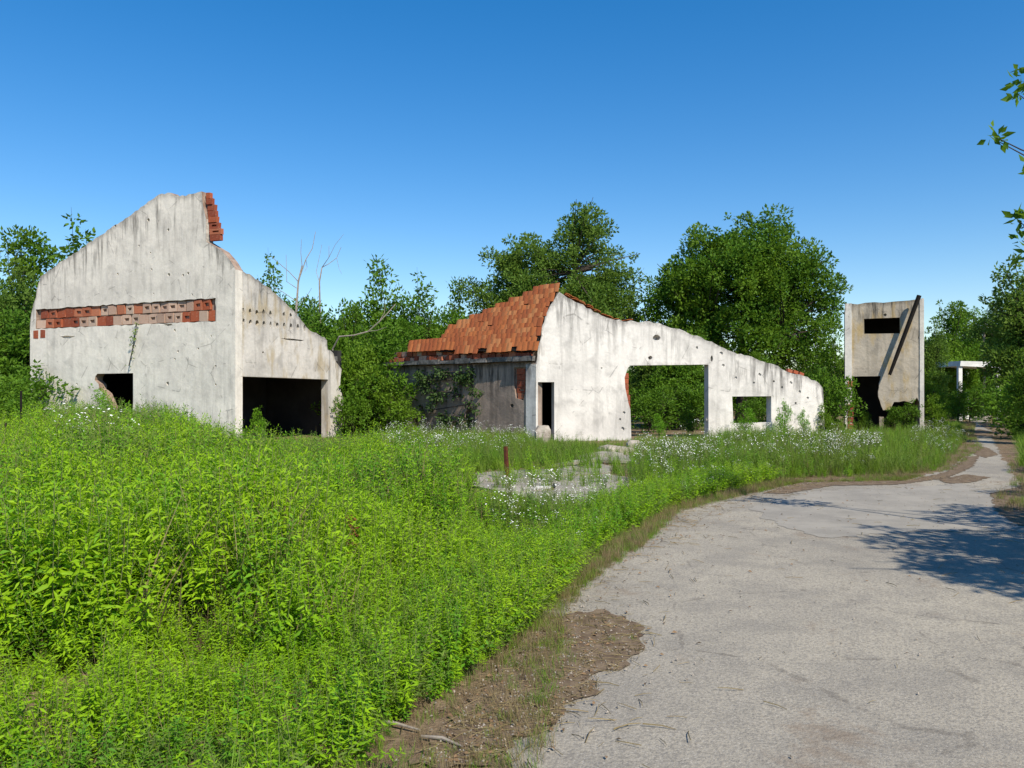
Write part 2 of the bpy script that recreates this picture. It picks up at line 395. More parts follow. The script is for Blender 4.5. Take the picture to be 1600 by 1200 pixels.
def tile_mesh():
    b = MB(); n = 4; wx, ln, t = .235, .31, .014; V = []
    for e in (0, 1):
        for i in range(n + 1):
            x = -wx/2 + wx*i/n; z = .016 * math.sin(math.pi * i / n) ** 1.0 + rnd.uniform(-.003, .003)
            V += [(x, e * ln, z), (x, e * ln, z - t)]
    Fc = []
    for i in range(n):
        a = 2*i; d = 2*(n+1)
        Fc += [(a, a+2, a+2+d, a+d), (a+1, a+1+d, a+3+d, a+3), (a, a+1, a+3, a+2)]
    Fc += [(0, 2*(n+1), 2*(n+1)+1, 1), (2*n, 2*n+1, 2*n+1+2*(n+1), 2*n+2*(n+1))]
    b.add(V, Fc); return b.mesh('roof_tile', [M['tile']])
TILES = [tile_mesh() for _ in range(4)]

# ------------------------------------------------------------------ left ruin
h1 = thing('ruined_house', 'roofless white house with broken stepped gable and a row of bare bricks', 'house', (-10, 27, 0))
A0, A1, A2 = (-16.6, 27.6), (-8.3, 24.0), (-6.02, 28.9)
wf = Wall(A0, A1)
top = [(47,520),(47.5,500),(54,470),(63,432),(100,406),(160,366),(196,341),(248,304),(262,301),(280,307),(300,303),(315,299)]
brk = [(317,320),(322,342),(322,377),(335,385),(347,392),(360,407),(366,417)]
out = wf.poly(top) ; out = rough(out, .12, .028, 5, False) + [wf.uz(315, 299)] + wf.poly(brk) + [(wf.L, wf.uz(370, 421)[1]), (wf.L, -.2), (wf.uz(47, 600)[0], -.2)]
win = wf.poly([(208,583),(208,628),(207,650),(172,650),(172,636),(167,624),(163,615),(155,608),(154,600),(148,594),(149,588),(152,584)])
strip_px = [(56,483.5),(337,465.5),(337,502),(56,514)]
strip = rough(wf.poly(strip_px), .14, .018, 44)
pk = [(strip, .10, 1)]
for (x, y, s_) in [(232,344,6),(263,359,5),(217,384,3.5),(235,395,3),(237,421,4),(264,429,6),(286,430,4),(294,427,5),(184,428,4),(240,459,3),(273,516,4),(278,549,4),(273,561,4),(262,599,6),(337,601,4),(337,572,4),(196,466,3),(180,353,4),(300,460,3),(310,545,3),(120,600,3.5),(330,525,3)]:
    if y < 463 or y > 515: pk.append((wf.hole(x, y, s_), .07))
pk.append((wf.poly([(94,526),(104,524.5),(118,525.5),(108,528.8),(98,528)]), .1)); pk.append((wf.poly([(256,507),(268,505.5),(270,508),(262,509.5)]), .1))
o = link('gable_wall', wall_mesh('gable_wall', out, [win], pk, .3, [M['white'], M['mortar']], core_holes=(0,))); wf.place(o, h1); gw = o
# two courses of hollow bricks in the recess
for row in (0, 1):
    n = 21
    for i in range(n):
        f_ = (i + .5 + (.35 if row else 0)) / n
        if f_ > .985: continue
        xa = 56 + 281 * f_; yt = 483.5 - 18 * f_; yb = 514 - 12 * f_
        py = yb + (yt - yb) * (.03 if row == 0 else .52)
        u, z = wf.uz(xa, py); du = wf.uz(56 + 281*(f_ + .5/n), py)[0] - wf.uz(56 + 281*(f_ - .5/n), py)[0]
        hz = (yb - yt) * .46 / F * (wf.P0.y + u * wf.d.y)
        red = rnd.random() < (.72 if f_ < .35 else .5 if f_ < .62 else .15 if f_ < .86 else .95)
        if rnd.random() < .04: continue
        put_brick(gw, u, .034 + rnd.uniform(-.014, .016), z + rnd.uniform(-.006, .006), 'brick' if red else 'brickpale', 0 if rnd.random() < (.6 if red else .25) else 1, du * rnd.uniform(.84, .98) / .235, hz * rnd.uniform(.88, 1.02) / .19, (rnd.uniform(-.06, .06), rnd.uniform(-.04, .04), rnd.uniform(-.08, .08)))
# bare corner bricks under the strip, and the ragged brick edge of the broken peak
for i, (x, y) in enumerate([(56,529),(67,528)]):
    u, z = wf.uz(x, y); put_brick(gw, u, -.012, z, 'brick', 0, 1.0, 1.45)
for i, y in enumerate([309.5,319,328.5,338,347.5,357,366.5,376]):
    xl = 316.5 + (y - 309) * .10; n = 1 if i < 3 else 1
    wpx = [6, 9, 11, 12, 13, 14, 18, 16][i]
    u0, z = wf.uz(xl, y); u1 = wf.uz(xl + wpx, y)[0]; hz = 9.0 / F * 24.6
    put_brick(gw, (u0 + u1) / 2 + .05, .06 + rnd.uniform(0, .04), z, 'brick', 1 if i in (5, 6) else 0, (u1 - u0) / .235, hz / .19, (0, rnd.uniform(-.04, .04), 0))
# right face with the wide opening
wr = Wall(A1, A2)
topr = [(371,420),(380,424),(395,432),(418,448),(440,467),(455,482),(468,496),(475,505),(485,517),(507,527),(511,532),(512,546),(521,552),(526,567),(534,577),(532,592),(531,605),(536,622),(538,642),(537,675)]
pts = wr.poly(topr); pts[0] = (.302, pts[0][1])
pts = [p for p in pts if p[0] >= .302]
outr = rough(pts, .13, .03, 8, False) + [pts[-1], (pts[-1][0], -.2), (.302, -.2)]
opn = wr.poly([(376,588),(513,593),(513,640),(513,720),(376,740)])
opn[3] = (opn[2][0], -.1); opn[4] = (opn[0][0], -.1)
pkr = []
for k_ in range(10):
    x = 380 + k_ * 10.6
    for r_, y in ((0, 486), (1, 502.5)):
        xx = x + r_ * .5; yy = y + (xx - 380) * .105
        if wr.uz(xx, yy)[1] < wr.uz(*topr[min(8, 3 + int(max(0, xx - 418) / 13))])[1] - .14 and (xx < 466 or r_):
            if rnd.random() < .93: pkr.append((wr.hole(xx, yy, rnd.uniform(5.5, 7.5), rnd.uniform(9, 13)), .288))
for (x, y, s_) in [(360,457,3),(411,551,4),(445,529,3),(372,555,3)]:
    if x > 376: pkr.append((wr.hole(x, y, s_), .07))
pkr.append((wr.poly([(438,528.5),(455,529),(475,531.5),(472,533),(452,531.5)]), .12))
o = link('side_wall', wall_mesh('side_wall', outr, [opn], pkr, .3, [M['grey'], M['mortar']])); wr.place(o, h1)
# low concrete band above the opening, rear and inner walls, ceiling
def plan_box(name, root, pts, z0, z1, mat):
    b = MB(); n = len(pts)
    V = [(x - root.location.x, y - root.location.y, z) for z in (z0, z1) for x, y in pts]
    Fc = [tuple(range(n))[::-1], tuple(range(n, 2*n))] + [(i, (i+1) % n, n + (i+1) % n, n + i) for i in range(n)]
    b.add(V, Fc); me = b.mesh(name, [mat]); bm = bmesh.new(); bm.from_mesh(me); bmesh.ops.recalc_face_normals(bm, faces=bm.faces); bm.to_mesh(me); bm.free()
    return link(name, me, root)
def thick_line(a, b, t):
    a = Vector(a); b = Vector(b); d = (b - a).normalized(); n_ = Vector((-d.y, d.x)) * t
    return [a, b, b + n_, a + n_]
B3 = (A0[0] + A2[0] - A1[0], A0[1] + A2[1] - A1[1])
ins = wr.d
nf = Vector((-wf.d.y, wf.d.x))
s0 = Vector(A0) + nf * .31; s1 = Vector(A1) + nf * .31
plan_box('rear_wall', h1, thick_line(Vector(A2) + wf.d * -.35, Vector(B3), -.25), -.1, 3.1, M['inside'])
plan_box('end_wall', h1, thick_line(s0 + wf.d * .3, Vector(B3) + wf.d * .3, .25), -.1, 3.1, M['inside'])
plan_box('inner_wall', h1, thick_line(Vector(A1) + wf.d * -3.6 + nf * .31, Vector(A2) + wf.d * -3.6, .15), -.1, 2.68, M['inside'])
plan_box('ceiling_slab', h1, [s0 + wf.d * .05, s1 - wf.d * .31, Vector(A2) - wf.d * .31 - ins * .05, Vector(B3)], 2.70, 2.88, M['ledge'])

# ------------------------------------------------------------------ middle ruin
CO = Vector((.78, 25.6)); FAR = Vector((-4.67, 30.7))
h2 = thing('ruined_house', 'long white gabled ruin with red tiles left on one slope and a wide open doorway', 'house', (3, 28, 0))
wl = Wall(FAR, CO)
gd = Vector((1, .25)).normalized()
kx = (1287 - 800) / F; tlen = (kx * CO.y - CO.x) / (gd.x - kx * gd.y)
wg = Wall(CO, CO + gd * tlen)
gtop = [(838.5,565),(842,538),(847,510),(858,481),(874,456),(881,461),(905,474),(940,493),(962,500),(1003,503),(1028,504),(1042,510),(1062,514),(1076,521),(1096,527),(1117,537),(1137,547),(1163,555),(1193,565),(1216,572),(1233,582),(1262,589),(1280,599),(1286,607),(1288,640)]
P = wg.poly(gtop)
outg = rough(P, .13, .034, 12, False) + [P[-1], (P[-1][0], -.2), (.01, -.2)]
door = wg.poly([(840.5,597),(866,597),(866,640),(866,700),(840.5,700)]); door[3] = (door[1][0], -.1); door[4] = (door[0][0], -.1)
big = wg.poly([(984,571),(1107,569.5),(1107,640),(1107,700),(986,700),(985,640),(982,630),(977,606),(976,590),(980,577)])
big[3] = (big[1][0], -.1); big[4] = (big[0][0] + .06, -.1)
wn = wg.poly([(1144,619.5),(1205,619),(1205,660),(1146,662)])
pkg = []
thr = [door, big, wn]
for (x, y, w_, h_) in [(1026,528,13,9),(1016,559,9,6),(1112,561,4,11)]: pkg.append((wg.hole(x, y, w_, h_, 9), .24))
for (x, y, s_) in [(1089,543,5),(1127,552,6),(1130,571,5),(1150,590,4),(1187,585,5),(1178,598,4),(1105,655,4),(975,645,5),(973,670,7),(969,655,4),(940,575,3),(1236,598,5),(1222,605,4),(1250,612,5),(1209,596,4),(1262,622,5),(1243,630,4)]:
    pkg.append((wg.hole(x, y, s_), .05))
o = link('gable_wall', wall_mesh('gable_wall', outg, thr, pkg, .3, [M['gable'], M['mortar']])); wg.place(o, h2); gg = o
# exposed bricks in the left reveal of the big opening
for i in range(7):
    y = 583 + i * 8.6; u, z = wg.uz(979.5 if i < 4 else 982, y + 8)
    put_brick(gg, u - .02, .015 + rnd.uniform(-.006, .012), z, 'brick', 0, .75, .9)
# raised cement patch on the wall
# left wall and its ledge
L_ = wl.L
ul = wl.uz(625, 600)[0]; ztop = 2.55
outl = [(0, -.2), (0, 2.5)] + [(x, ztop + rnd.uniform(-.03, .02)) for x in np.linspace(.3, L_ - .02, 16)] + [(L_ - .02, -.2)]
bpk = wl.poly([(803,574),(822,574),(822,604),(818,626),(806,622),(803,600)])
holes_l = [(wl.hole(800, 634, 8, 7), .12), (wl.hole(735, 655, 26, 40, 10), .22), (wl.hole(657, 640, 14, 18), .2)]
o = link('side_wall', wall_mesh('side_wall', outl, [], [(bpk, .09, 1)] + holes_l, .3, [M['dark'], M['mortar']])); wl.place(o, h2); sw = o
for i in range(5):
    u, z = wl.uz(812.5, 585 + i * 9.6); put_brick(sw, u, .03 + rnd.uniform(-.01, .02), z, 'brick', 1 if i == 3 else 0, 1.55 if i < 4 else 1.1, 1.0)
u0 = wl.uz(822.5, 600)[0]
b = MB(); b.box((u0, -.025, -.1), (L_ + .005, .02, 2.48)); o = link('corner_plaster', b.mesh('corner_plaster', [M['gable']], below=.3), sw)
# ledge: broken lengths of concrete
x = -.35
while x < L_ - .25:
    ln = rnd.uniform(.7, 1.5); b = MB(); e = min(x + ln, L_ - .1)
    b.box((x + .012, -.22 + rnd.uniform(0, .07), ztop + .035), (e, .3, ztop + .17 + rnd.uniform(-.03, .03)), jit=.015)
    link('ledge_block', b.mesh('ledge_block', [M['ledge']]), sw); x = e
# roof plane: eave line over the ledge, through the peak
ev0 = CO - Vector((-wl.d.y, wl.d.x)) * .18; ez = 2.93
peak = wg.uz(874, 452); pk3 = CO + wg.d * peak[0]; pk3 = Vector((pk3.x, pk3.y, peak[1]))
e3 = Vector((-wl.d.x, -wl.d.y, 0)); O3 = Vector((ev0.x, ev0.y, ez))
n3 = e3.cross(pk3 - O3).normalized(); up3 = n3.cross(e3).normalized()
if up3.z < 0: up3 = -up3
if n3.y > 0: n3 = -n3
def roof_st(px, py):
    d = Vector(((px - 800) / F, 1, (HOR - py) / F)); o_ = Vector((0, 0, EYE)); t = (O3 - o_).dot(n3) / d.dot(n3); q = o_ + d * t - O3
    return (q.dot(e3), q.dot(up3))
rp = [roof_st(*p) for p in [(834,549),(640,548),(641,534),(662,533),(690,531),(702,514),(716,507),(740,497),(763,487),(785,478),(800,471),(826,461),(838,453),(852,448),(872,449),(862,470),(850,490),(843,520)]]
roof = link('roof_deck', None if False else wall_mesh('roof_deck', rough(rp, .25, .03, 9), [], [], .05, [M['wood']], None), h2)
rx = Matrix((e3.to_4d(), (-n3).to_4d(), up3.to_4d(), (0, 0, 0, 1))).transposed()
rx = Matrix(((e3.x, -n3.x, up3.x, 0), (e3.y, -n3.y, up3.y, 0), (e3.z, -n3.z, up3.z, 0), (0, 0, 0, 1)))
roof.matrix_local = Matrix.Translation(O3 - h2.location) @ rx
tw, ex = .226, .172
smax = max(p[0] for p in rp); tmax = max(p[1] for p in rp); cnt = 0
for r_ in range(int((tmax - .16) / ex) + 1):
    t_ = r_ * ex; ss = [q for q in np.arange(-1, smax + .5, .02) if inside((q, min(t_ + .10, tmax - .02)), rp)]
    if not ss: continue
    s_ = max(ss) - tw / 2 + .04 + rnd.uniform(-.02, .03)
    while s_ - tw * .5 > min(ss) - .15:
        if rnd.random() > .03:
            o = link('roof_tile', rnd.choice(TILES), roof, (s_ + rnd.uniform(-.01, .01), -.022 + rnd.uniform(-.010, .002), t_ - .03 + rnd.uniform(-.016, .016)))
            o.rotation_euler = (math.radians(90 + 3.5) + rnd.uniform(-.03, .03), rnd.uniform(-.06, .06), rnd.uniform(-.03, .03)); cnt += 1
        s_ -= tw
# course of bricks and broken tiles lying on the ledge under the eave
x = .2
while x < L_ - .1:
    t2 = rnd.choice(['brick', 'brick', 'brick', 'brickpale']); sx = rnd.uniform(.8, 1.5)
    put_brick(sw, x, -.08 + rnd.uniform(-.06, .06), ztop + .17, t2, 0, sx, rnd.uniform(.6, 1.05), (0, 0, rnd.uniform(-.25, .25))); x += .235 * sx + rnd.uniform(.0, .07)
b = MB(); b.box((.1, .12, ztop - .02), (L_ - .12, .28, ztop + .56), jit=.01); link('eave_wall', b.mesh('eave_wall', [M['mortar']]), sw)
for row in (0, 1):
    x = .3 + row * .2
    while x < L_ - .2:
        sx = rnd.uniform(.9, 1.3); put_brick(sw, x, .05 + rnd.uniform(-.03, .02), ztop + .19 + row * .18, rnd.choice(['brick', 'brick', 'brickpale']), 0, sx, .88, (0, 0, rnd.uniform(-.05, .05))); x += .25 * sx
# tiles left along the right slope of the gable
gt = [(884,462),(905,473),(928,486),(940,493),(957,500),(990,503.5)]
pl = [wg.uz(*p) for p in gt]
for i in range(len(pl) - 1):
    a, b_ = Vector(pl[i]), Vector(pl[i + 1]); n = max(1, int((b_ - a).length / .2)); ang = math.atan2(b_.y - a.y, b_.x - a.x)
    for q in range(n):
        p = a.lerp(b_, (q + .5) / n)
        if i == 4 and q % 2: continue
        for back in (0, .3):
            o = link('roof_tile', rnd.choice(TILES), gg, (p.x + rnd.uniform(-.03, .03), .02 + back, p.y + .05 + rnd.uniform(0, .04))); o.rotation_euler = (rnd.uniform(-.06, .06), -ang - .12 + rnd.uniform(-.1, .1), rnd.uniform(-.15, .15))
            if back == 0 and i < 3:
                o = link('roof_tile', rnd.choice(TILES), gg, (p.x + rnd.uniform(-.03, .03), .0, p.y + .10 + rnd.uniform(0, .04))); o.rotation_euler = (rnd.uniform(-.06, .06), -ang - .1 + rnd.uniform(-.1, .1), rnd.uniform(-.15, .15))
for (x, y) in [(1237,581),(1246,583),(1255,586)]:
    u, z = wg.uz(x, y); put_brick(gg, u, .1, z - .02, 'brick', 0, .9, .6, (0, .3, .2))
# inner rooms
ng = Vector((-wg.d.y, wg.d.x)); nl = Vector((-wl.d.y, wl.d.x))
ua = wg.uz(960, 600)[0]
pa = CO + wg.d * ua
plan_box('inner_wall', h2, thick_line(pa + ng * .31, pa + ng * 6, .2), -.1, 3.2, M['inside'])
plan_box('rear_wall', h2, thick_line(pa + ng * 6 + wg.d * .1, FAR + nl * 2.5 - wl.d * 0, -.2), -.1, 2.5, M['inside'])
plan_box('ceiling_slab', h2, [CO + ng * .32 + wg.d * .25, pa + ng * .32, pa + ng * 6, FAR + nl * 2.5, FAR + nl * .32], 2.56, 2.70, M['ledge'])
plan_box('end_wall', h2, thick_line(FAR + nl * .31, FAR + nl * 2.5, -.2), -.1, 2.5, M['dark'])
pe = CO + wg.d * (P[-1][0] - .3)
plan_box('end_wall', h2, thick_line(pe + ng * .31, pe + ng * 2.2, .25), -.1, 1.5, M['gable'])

# ------------------------------------------------------------------ booth with the slot window
T0 = Vector((13.18, 31.7)); td = Vector((1, -.40)).normalized()
kx = (1443.5 - 800) / F; tl = (kx * T0.y - T0.x) / (td.x - kx * td.y)
wt = Wall(T0, T0 + td * tl); nT = Vector((-td.y, td.x))
h3 = thing('concrete_booth', 'tall stained concrete booth with a slot window and broken doorway', 'booth', (T0.x, T0.y, 0))
ttop = [(1320.5,476),(1326,474),(1340,475.5),(1352,473),(1380,473),(1398,471),(1420,469.5),(1430,468),(1442.5,466)]
P = wt.poly(ttop)
hb = wt.poly([(1331,588),(1376,587.5),(1372,612),(1375,627),(1380,641),(1390,640),(1397,628),(1412,626.5),(1425,630),(1433,621),(1437,630),(1437,660)])
lb = wt.poly([(1331,640)])[0][0]
hb = hb[:-1] + [(hb[-1][0], -.1), (lb, -.1)]
out = [(0, -.2)] + rough(P, .25, .025, 15, False) + [P[-1], (P[-1][0], -.2)]
o = link('front_wall', wall_mesh('front_wall', out, [rough(hb[:-2], .15, .03, 16, False) + hb[-3:], wt.poly([(1350,498),(1406,496),(1406.5,521),(1350.5,521.5)])], [(wt.hole(1383, 492, 5), .08), (wt.hole(1437, 527, 4, 8), .05)], .2, [M['booth'], M['mortar']])); wt.place(o, h3); fw = o
for (xa, xb) in [(1320.2, 1331), (1437, 1443.8)]:
    ua, ub = wt.uz(xa, 600)[0], wt.uz(xb, 600)[0]; zt = wt.uz((xa + xb) / 2, 474 if xa < 1400 else 467)[1]
    b = MB(); b.box((ua, -.03, -.1), (ub, .19, zt), jit=.008); link('corner_post', b.mesh('corner_post', [M['white']], below=.25), fw)
for i, y in enumerate([604, 640, 650, 660, 670]):
    u, z = wt.uz(1329, y); put_brick(fw, u, -.055, z, 'brick', 0, .9, 1.1)
uu = wt.uz(1377.5, 660)[0]; b = MB(); b.box((uu - .07, .02, -.1), (uu + .07, .16, .62), jit=.02); link('door_stub', b.mesh('door_stub', [M['booth']]), fw)
tw3 = (wt.P1 - wt.P0).length
def tp(u, v): return T0 + td * u + nT * v
ztw = 5.0
plan_box('side_wall', h3, [tp(.02, .21), tp(.2, .21), tp(.2, 2.8), tp(.02, 2.8)], -.1, ztw, M['booth'])
plan_box('side_wall', h3, [tp(tw3 - .2, .21), tp(tw3 - .02, .21), tp(tw3 - .02, 2.8), tp(tw3 - .2, 2.8)], -.1, ztw, M['booth'])
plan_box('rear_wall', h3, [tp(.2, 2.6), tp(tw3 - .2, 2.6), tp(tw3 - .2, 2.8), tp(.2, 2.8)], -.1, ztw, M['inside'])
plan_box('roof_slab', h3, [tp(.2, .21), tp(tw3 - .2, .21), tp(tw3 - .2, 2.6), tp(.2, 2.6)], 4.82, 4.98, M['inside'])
# dark beam leaning in front of the booth
b = MB()
def tpt(px, py, off):
    u, z = wt.uz(px, py); q = T0 + td * u - nT * off; return Vector((q.x, q.y, z))
pa_, pb_ = tpt(1435, 463, .32), tpt(1389, 586, .36)
pc = pb_ - pa_
b.tube([Vector((0, 0, 0)), pc * .25, pc * .5, pc * .75, pc], [.085, .082, .078, .075, .06], 7)
o = link('leaning_beam', b.mesh('leaning_beam', [M['wood']]), None, pa_); tag(o, 'dark wooden beam slanting across the front of the concrete booth', 'beam')

# ------------------------------------------------------------------ shelter and pole far along the path
sp = at(1510, 612, 45); h4 = thing('shelter', 'small open shelter with a white flat roof beside the far path', 'shelter', (sp.x, sp.y, 0))
b = MB(); b.box((-1.15, -1.3, 2.95), (1.05, 2, 3.25), jit=.03); o = link('roof_slab', b.mesh('roof_slab', [M['bright']]), h4); o.rotation_euler = (0, .03, 0)
for x, y in ((-1.0, -1.1), (1.0, -1.25), (-1.0, 1.8), (1.0, 1.8)):
    b = MB(); b.box((x - .1, y - .1, -.1), (x + .1, y + .1, 3.0)); link('post', b.mesh('post', [M['bright']]), h4)
b = MB(); b.box((-.88, 1.7, -.1), (.88, 1.85, 2.94)); link('rear_wall', b.mesh('rear_wall', [M['inside']]), h4)
p = at(1537, 612, 47); b = MB(); b.tube([(0, 0, -.2), (.03, 0, 3), (.02, 0, 5.6)], [.11, .09, .07], 7)
o = link('wooden_pole', b.mesh('wooden_pole', [M['drywood']]), None, (p.x, p.y, 0)); tag(o, 'thin grey pole rising among the trees behind the white-roofed shelter', 'pole')

# ------------------------------------------------------------------ small loose things
def chunk(name, lab, cat, px, py, sx, sy, sz, mat, rot=(0, 0, 0), group=None, z=None):
    x, y = g(px, py); bm = bmesh.new(); bmesh.ops.create_icosphere(bm, subdivisions=2, radius=.5)
    sd = rnd.random() * 50
    for v in bm.verts:
        q = v.co * 1.7 + Vector((sd, 0, 0)); v.co *= 1 + .45 * mnoise.noise(q)
        v.co = Vector((max(-.42, min(.42, v.co.x)) * sx, max(-.42, min(.42, v.co.y)) * sy, max(-.3, min(.42, v.co.z)) * sz))
    me = bpy.data.meshes.new(name); bm.to_mesh(me); bm.free(); me.materials.append(mat)
    o = link(name, me, None, (x, y, sz * .25 if z is None else z), rot); return tag(o, lab, cat, group)
chunk('concrete_chunk', 'pale lump of rubble lying in the narrow black doorway', 'rubble', 848, 694, .6, .5, .85, M['rubble'])
chunk('concrete_chunk', 'flat broken concrete piece by the left jamb of the wide opening', 'rubble', 965, 709, 1.3, .7, .3, M['rubble'], (.1, .12, .3))
chunk('concrete_chunk', 'low grey slab of rubble at the end of the yard paving', 'rubble', 935, 717, 1.5, .8, .22, M['yard'], (.05, -.1, .1))
chunk('concrete_chunk', 'small grey lump of rubble right before the wide opening', 'rubble', 990, 703, .5, .4, .4, M['rubble'])
def tubething(name, lab, cat, pts, R, mat, base, n=6, group=None):
    b = MB(); b.tube(pts, R, n); o = link(name, b.mesh(name, [mat]), None, base); return tag(o, lab, cat, group)
x, y = g(793, 752)
tubething('rusty_post', 'short rusty iron post leaning by the yard slabs', 'post', [(0, 0, -.1), (-.02, 0, .3), (-.035, .01, .62)], [.045, .045, .04], M['rust'], (x, y, 0), 6)
x, y = at(32, 612, 19).x, 19
tubething('wooden_stake', 'thin dark stake standing before the left house corner', 'stake', [(0, 0, -.1), (.02, 0, .8), (0, .02, 1.62)], [.028, .028, .024], M['wood'], (x, y, 0))
x, y = at(7, 612, 15.5).x, 15.5
tubething('wooden_stake', 'shorter dark stake in the weeds at the left edge', 'stake', [(0, 0, -.1), (0, 0, .6), (.015, .02, 1.0)], [.026, .026, .022], M['wood'], (x, y, 0))
x, y = g(847, 776); b = MB(); b.box((-.13, -.03, 0), (.13, .03, .03), jit=.003); o = link('white_plank', b.mesh('white_plank', [M['bright']]), None, (x, y, .13), (0, 0, .05)); tag(o, 'short white plank lying on the yard slabs', 'plank')
for (px, py, ln, a, lab) in [(612,1140,.30,-.35,'grey weathered stick on the brown verge in the foreground'),(885,925,.42,.75,'pale split stick on the road edge under the daisies'),(905,900,.32,.55,'thin bleached stick at the kerbless road edge behind another'),(690,1165,.22,-.5,'short pale stick on the soil near the road')]:
    x, y = g(px, py); q = Vector((math.cos(a), math.sin(a), 0)) * ln / 2
    dk = 'dark' in lab
    tubething('stick', lab, 'stick', [-q, Vector((0, .015, .008)), q], [.007, .009, .004] if not dk else [.004, .005, .003], M['barkdark'] if dk else M['drywood'], (x, y, .02), 7, 'sticks fallen along the road')

# ------------------------------------------------------------------ leaves, trees, shrubs
def leaves_np(P, D, L, W, fold=.25, droop=.15):
    """leaf blades at P pointing along D: 5 verts, 4 triangles each"""
    n = len(P); D = D / np.linalg.norm(D, axis=1, keepdims=True)
    up = rng.normal(size=(n, 3)); up[:, 2] = np.abs(up[:, 2]) + .6
    S = np.cross(D, up); S /= np.linalg.norm(S, axis=1, keepdims=True) + 1e-9
    U = np.cross(S, D); L = np.broadcast_to(np.asarray(L), (n,))[:, None]; W = np.broadcast_to(np.asarray(W), (n,))[:, None]
    mid = P + D * L * .48
    V = np.stack([P, mid + S * W * .5 + U * W * fold, mid - S * W * .5 + U * W * fold, mid, P + D * L - U * L * droop], 1).reshape(-1, 3)
    T = np.array([[0, 1, 3], [0, 3, 2], [3, 1, 4], [3, 4, 2]])
    return V, (np.arange(n)[:, None, None] * 5 + T[None]).reshape(-1, 3)
def quads_leaf(P, D, L, W):
    """simple leaf: folded rhombus, 2 triangles"""
    n = len(P); D = D / np.linalg.norm(D, axis=1, keepdims=True)
    up = rng.normal(size=(n, 3)) + np.array([0, 0, .5]); S = np.cross(D, up); S /= np.linalg.norm(S, axis=1, keepdims=True) + 1e-9
    U = np.cross(S, D); L = np.broadcast_to(L, (n,))[:, None]; W = np.broadcast_to(W, (n,))[:, None]
    V = np.stack([P, P + D*L*.45 + S*W*.5 + U*W*.15, P + D*L, P + D*L*.45 - S*W*.5 + U*W*.15], 1).reshape(-1, 3)
    T = np.array([[0, 1, 2], [0, 2, 3]]); return V, (np.arange(n)[:, None, None]*4 + T[None]).reshape(-1, 3)
def crown_from(clusters, per, r, L, W, mat, name='crown', up=.3):
    Ps = []; Ds = []
    for (c, s) in clusters:
        n = int(per * s * s); q = rng.normal(size=(n, 3)); q /= np.linalg.norm(q, axis=1, keepdims=True) + 1e-9
        rad = r * s * rng.uniform(.15, 1, size=(n, 1)) ** .6
        stretch = np.array([1, 1, .8]) * rng.uniform(.8, 1.25, 3)
        Ps.append(np.asarray(c) + q * rad * stretch); Ds.append(q + rng.normal(size=(n, 3)) * .7 + np.array([0, 0, up]))
    Pn = np.concatenate(Ps); Dn = np.concatenate(Ds); n = len(Pn)
    V, T = quads_leaf(Pn, Dn, L * rng.uniform(.6, 1.25, n), W * rng.uniform(.7, 1.2, n))
    return tris_np(name, V, T, [mat])
def lobes_clusters(lobes, n, seed, shell=.45):
    """lobes: (cx,cy,cz,rx,ry,rz); cluster centres spread through their outer volume"""
    r = np.random.default_rng(seed); out = []
    vol = np.array([l[3]*l[4]*l[5] for l in lobes]) ** .75; vol /= vol.sum()
    for _ in range(n):
        l = lobes[r.choice(len(lobes), p=vol)]; q = r.normal(size=3); q /= np.linalg.norm(q)
        rad = r.uniform(shell ** 3, 1) ** (1/3) * (1 + .12 * r.normal())
        sz = r.uniform(.45, 1.25)
        if r.random() < .22: rad = r.uniform(1.02, 1.28); sz = r.uniform(.3, .55)
        out.append((np.array(l[:3]) + q * rad * np.array(l[3:]), sz))
    return out
def limbs(clusters, hgt, base_r, seed, fork=.3, every=1, spread=.0):
    """trunk with limbs running to the clusters"""
    r = random.Random(seed); b = MB(); cs = [Vector(c) for c, s in clusters]
    cen = sum(cs, Vector()) / len(cs); fk = Vector((cen.x * .3, cen.y * .3, hgt * fork))
    b.tube([(0, 0, -.2), Vector((fk.x * .3 + r.uniform(-.1, .1), fk.y * .3, hgt * fork * .5)), fk], [base_r * 1.25, base_r, base_r * .8], 7)
    mains = []
    for i in range(7):
        c = r.choice(cs); m = fk.lerp(c, .55) + Vector((r.uniform(-.3, .3), r.uniform(-.3, .3), r.uniform(0, .5)))
        b.tube([fk, fk.lerp(m, .5) + Vector((0, 0, .15)), m], [base_r * .62, base_r * .45, base_r * .3], 5); mains.append(m)
    for i, c in enumerate(cs):
        if i % every: continue
        m = min(mains, key=lambda q: (q - c).length); d = (c - m)
        b.tube([m, m.lerp(c, .5) + Vector((r.uniform(-.1, .1), r.uniform(-.1, .1), .1)) * d.length * .4, c + d * .12], [base_r * .24, base_r * .15, base_r * .05], 3)
    return b
def tree_meshes(lobes, n, per, r, L, W, hgt, base_r, mat, seed, every=1, fork=.3, shell=.45):
    cl = lobes_clusters(lobes, n, seed, shell)
    return (limbs(cl, hgt, base_r, seed, fork, every).mesh('trunk', [M['barkdark']]), crown_from(cl, per, r, L, W, mat))
def plant_tree(meshes, name, lab, cat, x, y, sc, rz, group=None, z=0, sz=None):
    t = thing(name, lab, cat, (x, y, z), rz, group); t.scale = (sc, sc, sz or sc)
    link('trunk', meshes[0], t); link('crown', meshes[1], t); return t
